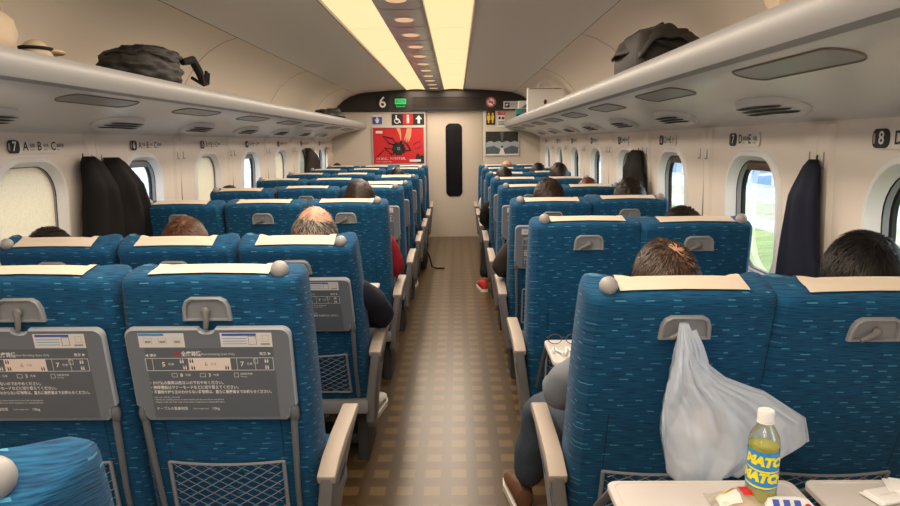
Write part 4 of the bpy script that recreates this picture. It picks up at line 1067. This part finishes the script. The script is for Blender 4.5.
c2 = coat('x', 'coat_black', -1, [(1.368, 3.44, 3.49), (1.355, 3.40, 3.54), (1.31, 3.38, 3.575), (1.20, 3.35, 3.62), (1.08, 3.34, 3.70), (0.95, 3.34, 3.76), (0.80, 3.33, 3.78), (0.62, 3.33, 3.78)], 0.17, 5, 0.30, 4.4)
for ch in list(c2.children):
    wm = Matrix.Translation(-Vector(ct.location))
    if ch.name.startswith('garment'): ch.name = 'sleeve'; ch.parent = ct; ch.matrix_parent_inverse = wm
    else: bpy.data.objects.remove(ch)
bpy.data.objects.remove(c2)
coat('navy jacket hanging by the right wall beside window plate 7', 'coat_navy', 1, [(1.360, 2.25, 2.28), (1.345, 2.225, 2.31), (1.25, 2.205, 2.36), (1.12, 2.19, 2.40), (1.00, 2.17, 2.43), (0.86, 2.16, 2.45), (0.70, 2.16, 2.45)], 0.065, 6, 0.28, 3.0)
coat('black coat hanging by the third right-hand window', 'coat_black', 1, [(1.365, 4.38, 4.58), (1.345, 4.33, 4.66), (1.25, 4.27, 4.70), (1.10, 4.18, 4.73), (0.95, 4.14, 4.74), (0.75, 4.14, 4.73)], 0.08, 5, 0.25, 5.0)
coat('dark coat with a white scarf hanging near far left end', 'coat_brown', -1, [(1.375, 8.06, 8.16), (1.34, 8.0, 8.28), (1.22, 7.92, 8.42), (1.05, 7.84, 8.56), (0.85, 7.82, 8.6)], 0.14, 5, 0.12, 7.0, 'white')
coat('pale beige coat hanging in the far left corner', 'bag_beige', -1, [(1.37, 9.36, 9.42), (1.34, 9.32, 9.50), (1.2, 9.28, 9.56), (1.0, 9.26, 9.58), (0.8, 9.26, 9.58)], 0.10, 5, 0.12, 9.0)

# ------------------------------------------------------------------ luggage on the racks
RZ = 1.694
def blob(b, c, r, seed, amp=0.12, fr=3, flat=0.0, pw=0.7, seg=28, rg=18):
    def f(d):
        k = 1 / (abs(d.x) ** 3.2 + abs(d.y) ** 3.2 + abs(d.z) ** 3.2) ** (1 / 3.2)
        return (1 + (k - 1) * pw) * (1 + amp * noise.noise(d * fr + Vector((seed, 0, 0))) + amp * 0.4 * noise.noise(d * fr * 3 + Vector((seed, 0, 0))))
    b.ell(c, r, seg, rg, f)
t = empty('backpack', (-1.17, 3.20, RZ)); tag(t, 'black backpack lying on the left overhead rack', 'backpack')
b = MB().use('bag_nylon'); blob(b, (0.0, 0, 0.082), (0.14, 0.25, 0.088), 2, 0.15, 3, seg=44, rg=28); b.done('main_compartment', t, sharp=0)
b = MB().use('bag_nylon'); blob(b, (0.03, 0.02, 0.150), (0.11, 0.19, 0.042), 5, 0.18, 3, seg=40, rg=24); b.done('front_pocket', t, sharp=0)
b = MB().use('black_plastic'); b.tube([(0.135 * math.cos(a), 0.24 * math.sin(a), 0.128 + 0.01 * math.sin(3 * a)) for a in [2 * math.pi * k / 28 for k in range(28)]], 0.004, 6, closed=True); b.done('zip', t)
b = MB().use('cloth_black'); b.tube([(0.12, 0.18, 0.14), (0.14, 0.26, 0.16), (0.14, 0.34, 0.11), (0.13, 0.40, 0.07), (0.12, 0.45, 0.055)], [0.016, 0.022, 0.022, 0.016, 0.012], 8); b.tube([(0.10, 0.34, 0.08), (0.13, 0.42, 0.05), (0.135, 0.47, 0.06), (0.135, 0.485, 0.115), (0.13, 0.47, 0.125), (0.125, 0.455, 0.06)], 0.009, 8); b.done('shoulder_strap', t)
t = empty('cap', (-1.11, 2.30, RZ)); tag(t, 'beige cap with a dark band on the left rack', 'cap')
b = MB().use('bag_beige'); b.ell((0, 0, 0.030), (0.05, 0.055, 0.060), 24, 14, lambda d: 1 + 0.05 * noise.noise(d * 4)); b.done('crown', t)
b = MB().use('bag_beige'); b.ell((0.02, 0.05, 0.055), (0.045, 0.055, 0.012), 20, 10); b.done('brim', t)
b = MB().use('cloth_black'); b.tube([(0.048 * math.cos(a), 0.052 * math.sin(a), 0.060) for a in [2 * math.pi * k / 28 for k in range(28)]], 0.006, 6, closed=True); b.done('band', t)
t = empty('tote_bag', (-1.14, 2.03, RZ)); tag(t, 'pale beige bag at the left end of left rack', 'bag')
b = MB().use('bag_beige'); blob(b, (0, 0, 0.07), (0.11, 0.13, 0.085), 8, 0.1); b.done('bag_body', t)
b = MB().use('bag_beige'); b.tube([(0.06, -0.05, 0.11), (0.07, -0.02, 0.15), (0.07, 0.04, 0.15), (0.06, 0.07, 0.11)], 0.008, 8); b.done('handle', t)
t = empty('shoulder_bag', (1.20, 3.12, RZ)); tag(t, 'dark grey flap bag on the right overhead rack', 'bag')
b = MB().use('bag_grey'); 
b.rings([[Vector((x * k, y * k2, z)) for x, y in rrect(0.24, 0.50, 0.05, 4)] for k, k2, z in ((0.9, 0.95, 0.002), (0.98, 0.99, 0.02), (1.0, 1.0, 0.09), (0.97, 0.97, 0.15), (0.86, 0.90, 0.19))]); 
for v in b.bm.verts: v.co += Vector(noise.noise_vector(v.co * 9)) * 0.012
b.done('bag_body', t)
b = MB().use('bag_grey')
b.grid(lambda u, v: Vector((-0.135 + 0.26 * u + 0.02 * math.sin(v * 7), -0.28 + 0.54 * v, 0.165 + 0.050 * math.sin(math.pi * min(1, u * 1.05)) * (0.5 + 0.8 * math.sin(math.pi * (0.15 + v * 0.8))) + 0.018 * noise.noise(Vector((u * 5, v * 6, 2))) - 0.045 * max(0, 0.25 - u) * 4 - 0.05 * max(0, 0.16 - v) * 6)), 18, 24)
o = b.done('flap', t); sm = o.modifiers.new('s', 'SOLIDIFY'); sm.thickness = 0.008
b = MB().use('cloth_black'); b.tube([(-0.08, -0.24, 0.15), (-0.03, -0.285, 0.13), (0.05, -0.29, 0.09), (0.09, -0.275, 0.03)], 0.010, 8); b.tube([(0.0, -0.16, 0.205), (0.02, -0.08, 0.24), (0.02, 0.05, 0.24), (0.0, 0.12, 0.21)], 0.008, 8); b.done('strap', t)
t = empty('paper_bag', (1.225, 7.0, RZ)); tag(t, 'white paper carrier bag with a small brown emblem on right rack', 'paper bag')
b = MB().use('paper_white'); b.rings([[Vector((x, y * k, z)) for x, y in ((-0.18, -0.06), (0.18, -0.06), (0.18, 0.0), (0.18, 0.06), (-0.18, 0.06), (-0.18, 0.0))] for k, z in ((1, 0.001), (1, 0.15), (0.8, 0.275))], True, False); b.done('bag_body', t, sharp=20)
b = MB().use('leather_brown'); b.ell((0.0, -0.0595, 0.13), (0.018, 0.003, 0.028), 12, 8); b.box((-0.165, -0.054, 0.262), (0.165, -0.052, 0.268)); b.done('emblem', t)
for yy in (-0.05, 0.05):
    b = MB().use('paper_white'); b.tube([(-0.075, yy, 0.262), (-0.07, yy, 0.315), (-0.03, yy * 0.7, 0.345), (0.03, yy * 0.7, 0.345), (0.07, yy, 0.315), (0.075, yy, 0.262)], 0.005, 6); b.done('handle', t)
t = empty('shopping_bag', (1.14, 8.75, RZ)); tag(t, 'small teal, white and red gift bag at far end of right rack', 'bag')
b = MB().use('teal'); b.box((-0.06, -0.06, 0.002), (0.10, 0.06, 0.15), 0.006); b.done('bag_body', t)
b = MB().use('print_white'); b.box((-0.03, -0.065, 0.15), (0.13, 0.05, 0.25), 0.008); b.use('teal'); b.poly([Vector((x, -0.066, z)) for x, z in ((0.0, 0.16), (0.12, 0.16), (0.12, 0.24))]); b.done('wrapped_box', t)
b = MB().use('print_red'); b.box((0.05, -0.066, 0.02), (0.10, -0.061, 0.13)); b.use('print_dark'); b.box((-0.055, -0.066, 0.02), (0.0, -0.061, 0.08)); b.done('printed_side', t)
t = empty('duffel_bag', (-1.17, 7.9, RZ)); tag(t, 'flat black bag at the far end of left rack', 'bag')
b = MB().use('bag_nylon'); blob(b, (0, 0, 0.06), (0.13, 0.50, 0.06), 4, 0.15); blob(b, (0.02, 0.08, 0.11), (0.08, 0.2, 0.03), 9, 0.2); b.done('bag_body', t)
b = MB().use('cloth_black'); b.tube([(0.07, -0.2, 0.10), (0.09, -0.1, 0.135), (0.09, 0.1, 0.135), (0.07, 0.2, 0.10)], 0.01, 6); b.done('handle', t)
t = empty('plastic_bag', (1.12, 1.60, RZ)); tag(t, 'crumpled beige carrier bag at top right, on the right rack', 'bag')
b = MB().use('bag_beige'); b.ell((0, 0, 0.065), (0.07, 0.11, 0.070), 30, 18, lambda d: 1 + 0.35 * noise.noise(d * 4) + 0.15 * noise.noise(d * 11)); b.done('bag_body', t, sharp=20)

# ------------------------------------------------------------------ things on and by the nearest trays
D8 = seats['D', 8]
# white carrier bag hanging from the latch of the nearest right seat
ang = R(17); hz = hinge(8)
hookp = Vector((COLX['D'], hz - math.sin(ang) * 0.652 - math.cos(ang) * 0.082, HZ + math.cos(ang) * 0.652 - math.sin(ang) * 0.082))
t = empty('carrier_bag', hookp); tag(t, 'translucent white plastic carrier bag hanging from seat hook', 'plastic bag')
YB = hookp.y - 0.035
def bp(px, py): q = at_depth(px, py, YB); return (q.x - hookp.x, q.z - hookp.z)
Lp = [(683, 326), (680, 345), (676, 365), (669, 385), (664, 405), (661, 430), (665, 455), (668, 475)]
Rp = [(692, 326), (700, 345), (706, 362), (730, 381), (768, 394), (806, 418), (808, 440), (765, 462)]
nR, nU = 70, 110
prof = []
for i in range(nR + 1):
    t_ = i / nR * (len(Lp) - 1); k = min(int(t_), len(Lp) - 2); f_ = t_ - k
    l = [lerp(Lp[k][q], Lp[k + 1][q], f_) for q in (0, 1)]; r_ = [lerp(Rp[k][q], Rp[k + 1][q], f_) for q in (0, 1)]
    prof.append((bp(*l), bp(*r_), i / nR))
b = MB().use('bag_film'); rings = []
for l, r_, tt in prof:
    ring = []
    dep = 0.010 + 0.050 * math.sin(math.pi * min(1, tt * 1.0) * 0.62)
    for k in range(nU):
        a = 2 * math.pi * k / nU; c_ = 0.5 - 0.5 * math.cos(a)
        sd = 1.0 if a < math.pi else 4.0
        f_ = 1.1 * (abs(noise.noise(Vector((c_ * 7 + 0.5 * tt, tt * 1.6, sd)))) * 2 - 0.5) + 0.25 * (abs(noise.noise(Vector((c_ * 13 - tt * 2, tt * 5, sd + 2)))) * 2 - 0.5) + 0.16 * noise.noise(Vector((c_ * 34, tt * 16, sd + 5)))
        x = lerp(l[0], r_[0], c_); z = lerp(l[1], r_[1], c_)
        y = -0.012 + -dep * math.sin(a) * 0.8 - 0.024 * f_ * min(1, tt * 4) - 0.03 * tt
        ring.append(Vector((x, min(y, 0.03 - 0.0 * tt), z)))
    rings.append(ring)
b.rings(rings, False, True); b.done('bag_body', t, sharp=0)
for pts in ([(-0.012, -0.008, 0.004), (-0.008, -0.02, -0.03), (-0.016, -0.024, -0.07), (-0.03, -0.03, -0.13)], [(0.010, -0.008, 0.006), (0.022, -0.02, -0.03), (0.028, -0.03, -0.06), (0.04, -0.035, -0.10)]):
    b = MB().use('bag_film'); b.tube(pts, [0.008, 0.010, 0.012, 0.006], 8); b.done('handle', t)
b = MB().use('print_pink'); b.ell((0.03, -0.045, -0.21), (0.035, 0.012, 0.045), 14, 10, lambda d: 1 + 0.3 * noise.noise(d * 3)); b.done('contents', t)

# drink bottle
BZ = TDZ
t = empty('drink_bottle', (0.917, 1.238, BZ)); tag(t, 'plastic bottle of yellow drink with blue label and white cap', 'bottle')
b = MB().use('pet'); RB = 0.0295
b.lathe([(0.024, 0.0), (0.028, 0.005), (RB, 0.015), (RB, 0.060), (RB - 0.001, 0.064), (RB - 0.001, 0.128), (RB, 0.132), (RB, 0.142), (0.027, 0.154), (0.020, 0.167), (0.0150, 0.176), (0.0135, 0.181), (0.0135, 0.186)], n=32, cap0=True, cap1=False); b.done('bottle_body', t)
b = MB().use('drink'); b.lathe([(0.022, 0.003), (0.026, 0.008), (RB - 0.0018, 0.016), (RB - 0.0018, 0.134)], n=32); b.done('drink', t)
b = MB().use('cap_white'); n = 40
b.rings([[Vector(((r + (0.0006 if k % 2 else 0)) * math.cos(2 * math.pi * k / n), (r + (0.0006 if k % 2 else 0)) * math.sin(2 * math.pi * k / n), z)) for k in range(n)] for r, z in ((0.0150, 0.184), (0.0152, 0.203), (0.0138, 0.2065))]); b.tube([(0.0152 * math.cos(2 * math.pi * k / 24), 0.0152 * math.sin(2 * math.pi * k / 24), 0.182) for k in range(24)], 0.0016, 5, closed=True); b.done('cap', t)
b = MB().use('label_blue'); b.lathe([(RB + 0.0002, 0.050), (RB + 0.0005, 0.052), (RB + 0.0005, 0.126), (RB + 0.0002, 0.128)], n=48, cap0=False, cap1=False); lab = b.done('label', t)
b = MB().use('label_yellow')
def wrap(x0, z0, slope):
    def f(x, y):
        x = x + y * 0.22 + x0; a = -math.pi / 2 + x / RB; return Vector(((RB + 0.0012) * math.cos(a), (RB + 0.0012) * math.sin(a), z0 + y + slope * x))
    return f
for x0, z0 in ((-0.046, 0.108), (-0.054, 0.074)):
    bm0 = MB().use('label_yellow'); bm0.text('MATCH', 0.025, (0, 0, 0), bold=0.075)
    bmesh.ops.subdivide_edges(bm0.bm, edges=[e for e in bm0.bm.edges if e.calc_length() > 0.006], cuts=3)
    bmesh.ops.triangulate(bm0.bm, faces=bm0.bm.faces[:])
    fn = wrap(x0, z0, -0.06)
    for v in bm0.bm.verts: v.co = fn(v.co.x, v.co.z)
    b.merge(bm0.bm)
    w0 = wrap(x0, z0, -0.06)
    b.rings([[w0(-0.002 + 0.085 * k / 20, -0.0165 - 0.0035 * math.sin(math.pi * k / 20) + dz * (0.3 + math.sin(math.pi * k / 20))) for k in range(21)] for dz in (-0.0016, 0.0016)], closed=False)
b.done('lettering', lab, sharp=0, recalc=False)

# food wrapper and snack packet on the tray
t = empty('food_wrapper', (0.890, 1.235, BZ)); tag(t, 'open clear food wrapper with pink and cream print on tray', 'wrapper')
b = MB().use('wrap_film'); b.grid(lambda u, v: Vector((-0.075 + 0.15 * u, -0.045 + 0.085 * v, 0.004 + 0.030 * math.sin(math.pi * u) * math.sin(math.pi * v) + 0.008 * (0.6 + noise.noise(Vector((u * 6, v * 5, 2))))) ), 24, 16); b.done('film', t, sharp=0)
b = MB().use('wrap_cream'); blob(b, (-0.015, -0.005, 0.013), (0.045, 0.03, 0.011), 3, 0.2); b.done('bread', t)
def on_film(u, v): return Vector((-0.075 + 0.15 * u, -0.045 + 0.085 * v, 0.0055 + 0.030 * math.sin(math.pi * u) * math.sin(math.pi * v) + 0.008 * (0.6 + noise.noise(Vector((u * 6, v * 5, 2))))))
b = MB()
for m_, u0, u1, v0, v1 in (('print_red', 0.40, 0.58, 0.35, 0.75), ('print_pink', 0.08, 0.36, 0.2, 0.6), ('print_white', 0.62, 0.9, 0.3, 0.5), ('print_yellow', 0.1, 0.34, 0.66, 0.74)):
    b.use(m_); b.grid(lambda u, v: on_film(lerp(u0, u1, u), lerp(v0, v1, v)), 6, 6)
b.done('print', t, sharp=0)
t = empty('snack_packet', (0.955, 1.195, BZ + 0.008)); t.rotation_euler = (R(42), 0, R(-6)); tag(t, 'small white and blue printed packet in front of bottle', 'packet')
b = MB().use('print_white'); b.ell((0, 0, 0.011), (0.045, 0.03, 0.010), 24, 12, lambda d: (1 / (abs(d.x) ** 4 + abs(d.y) ** 4 + d.z ** 4) ** 0.25) * (1 + 0.05 * noise.noise(d * 5))); b.done('pouch', t)
b = MB().use('print_blue'); 
for x0 in (-0.034, -0.014, 0.006): b.poly([Vector(p) for p in ((x0, -0.018, 0.0228), (x0 + 0.012, -0.018, 0.0228), (x0 + 0.012, 0.020, 0.0228), (x0, 0.020, 0.0228))], 0.0006, Vector((0, 0, 1)))
b.use('print_red'); b.poly([Vector((0.031 + 0.008 * math.cos(k * 0.5), 0.004 + 0.011 * math.sin(k * 0.5), 0.0225)) for k in range(12)], 0.0006, Vector((0, 0, 1))); b.done('print', t)
for lab_, x, y, rz, sx in (('flat white tissue packet on the right tray, left one', 1.20, 1.27, 0.25, 1.0), ('folded white tissue packet on right tray, overlapping the other', 1.265, 1.285, -0.30, 1.1)):
    t = empty('tissue_packet', (x, y, BZ + (0.0 if sx == 1.0 else 0.006))); t.rotation_euler = (0, 0, rz); tag(t, lab_, 'tissue packet', 'tissue packets on the right tray')
    b = MB().use('cap_white'); b.box((-0.043 * sx, -0.027 * sx, 0.0005), (0.043 * sx, 0.027 * sx, 0.0095), 0.004, 3); b.box((-0.052 * sx, -0.027 * sx, 0.003), (0.052 * sx, 0.027 * sx, 0.0045), 0.0006); b.done('wrapper', t)
    b = MB().use('print_pink'); b.poly([Vector((xx, yy, 0.0108)) for xx, yy in ((-0.03, -0.004), (0.03, -0.002), (0.03, 0.001), (-0.03, -0.001))], 0.0005, Vector((0, 0, 1))); b.done('seal', t)
# eyeglasses and a cable on the second tray
gx, gy, gz = COLX['D'], hinge(7) - 0.50, TDZ
t = empty('eyeglasses', (gx - 0.135, gy + 0.06, gz)); tag(t, 'thin folded eyeglasses on second right aisle tray', 'glasses')
b = MB().use('dark_steel')
for cx in (-0.032, 0.032): b.tube([(cx + 0.024 * math.cos(2 * math.pi * k / 20), -0.0, 0.022 + 0.018 * math.sin(2 * math.pi * k / 20)) for k in range(20)], 0.0015, 5, closed=True)
b.tube([(-0.008, 0, 0.026), (0, 0, 0.030), (0.008, 0, 0.026)], 0.0015, 5); b.done('rims', t)
for sx in (-1, 1):
    b = MB().use('dark_steel'); b.tube([(sx * 0.056, 0, 0.026), (sx * 0.054, 0.06, 0.012), (sx * 0.045, 0.10, 0.003)], 0.0015, 5); b.done('temple', t)
t = tag(MB().use('cap_white').tube([(gx - 0.19 + 0.16 * k / 24, gy - 0.04 + 0.035 * math.sin(k * 0.9) + 0.01 * k / 24, gz + 0.006 + 0.004 * math.sin(k * 1.7) + 0.003) for k in range(25)], 0.004, 6).done('charging_cable'), 'white cable coiled on second right aisle tray', 'cable')
# black bag with a strap on the aisle floor by the far left seats
t = empty('floor_bag', (-0.10, 7.45, 0)); tag(t, 'small black bag on the floor beside the far left aisle seats', 'bag')
b = MB().use('bag_nylon'); blob(b, (0, 0, 0.14), (0.07, 0.13, 0.14), 6, 0.12); b.done('bag_body', t)
b = MB().use('cloth_black'); b.tube([(0.03, -0.02, 0.27), (0.09, -0.04, 0.15), (0.12, -0.05, 0.03), (0.17, -0.04, 0.008), (0.26, -0.03, 0.008)], 0.009, 6); b.done('strap', t)

# ------------------------------------------------------------------ outside the windows
def band(name, m, x0, x1, z=-1.35):
    b = MB().use(m); b.box((min(x0, x1), -30, z - 0.1), (max(x0, x1), 130, z)); struct(b, name)
band('ground', 'road', -1.7, 1.7, -1.6)
band('grass_verge', 'grass', 1.7, 9.8); band('path', 'road', 9.8, 11.2); band('dry_verge', 'dry_grass', 11.2, 14); band('road', 'road', 14, 60)
band('verge', 'road', -1.7, -60)
def barrier(x, h, label, m1, m2, step):
    t = empty('trackside_wall', (x, 40, -1.35)); tag(t, label, 'wall')
    b = MB().use(m1); b.box((-0.2, -65, 0), (0.2, 85, h)); b.done('wall_panel', t)
    b = MB().use(m2); b.box((-0.3, -65, h), (0.3, 85, h + 0.12)); b.done('coping', t)
    for k in range(0, 24):
        b = MB().use(m2); b.box((-0.32, -42 + k * step, 0), (0.32, -42 + k * step + 0.35, h + 0.05)); b.done('post', t)
barrier(19.5, 4.2, 'long blue-grey wall with pale posts outside the right windows', 'barrier_blue', 'barrier_white', 3.2)
barrier(-15, 2.6, 'long pale wall with bluish panels outside the left windows', 'barrier_white', 'barrier_blue', 4.0)
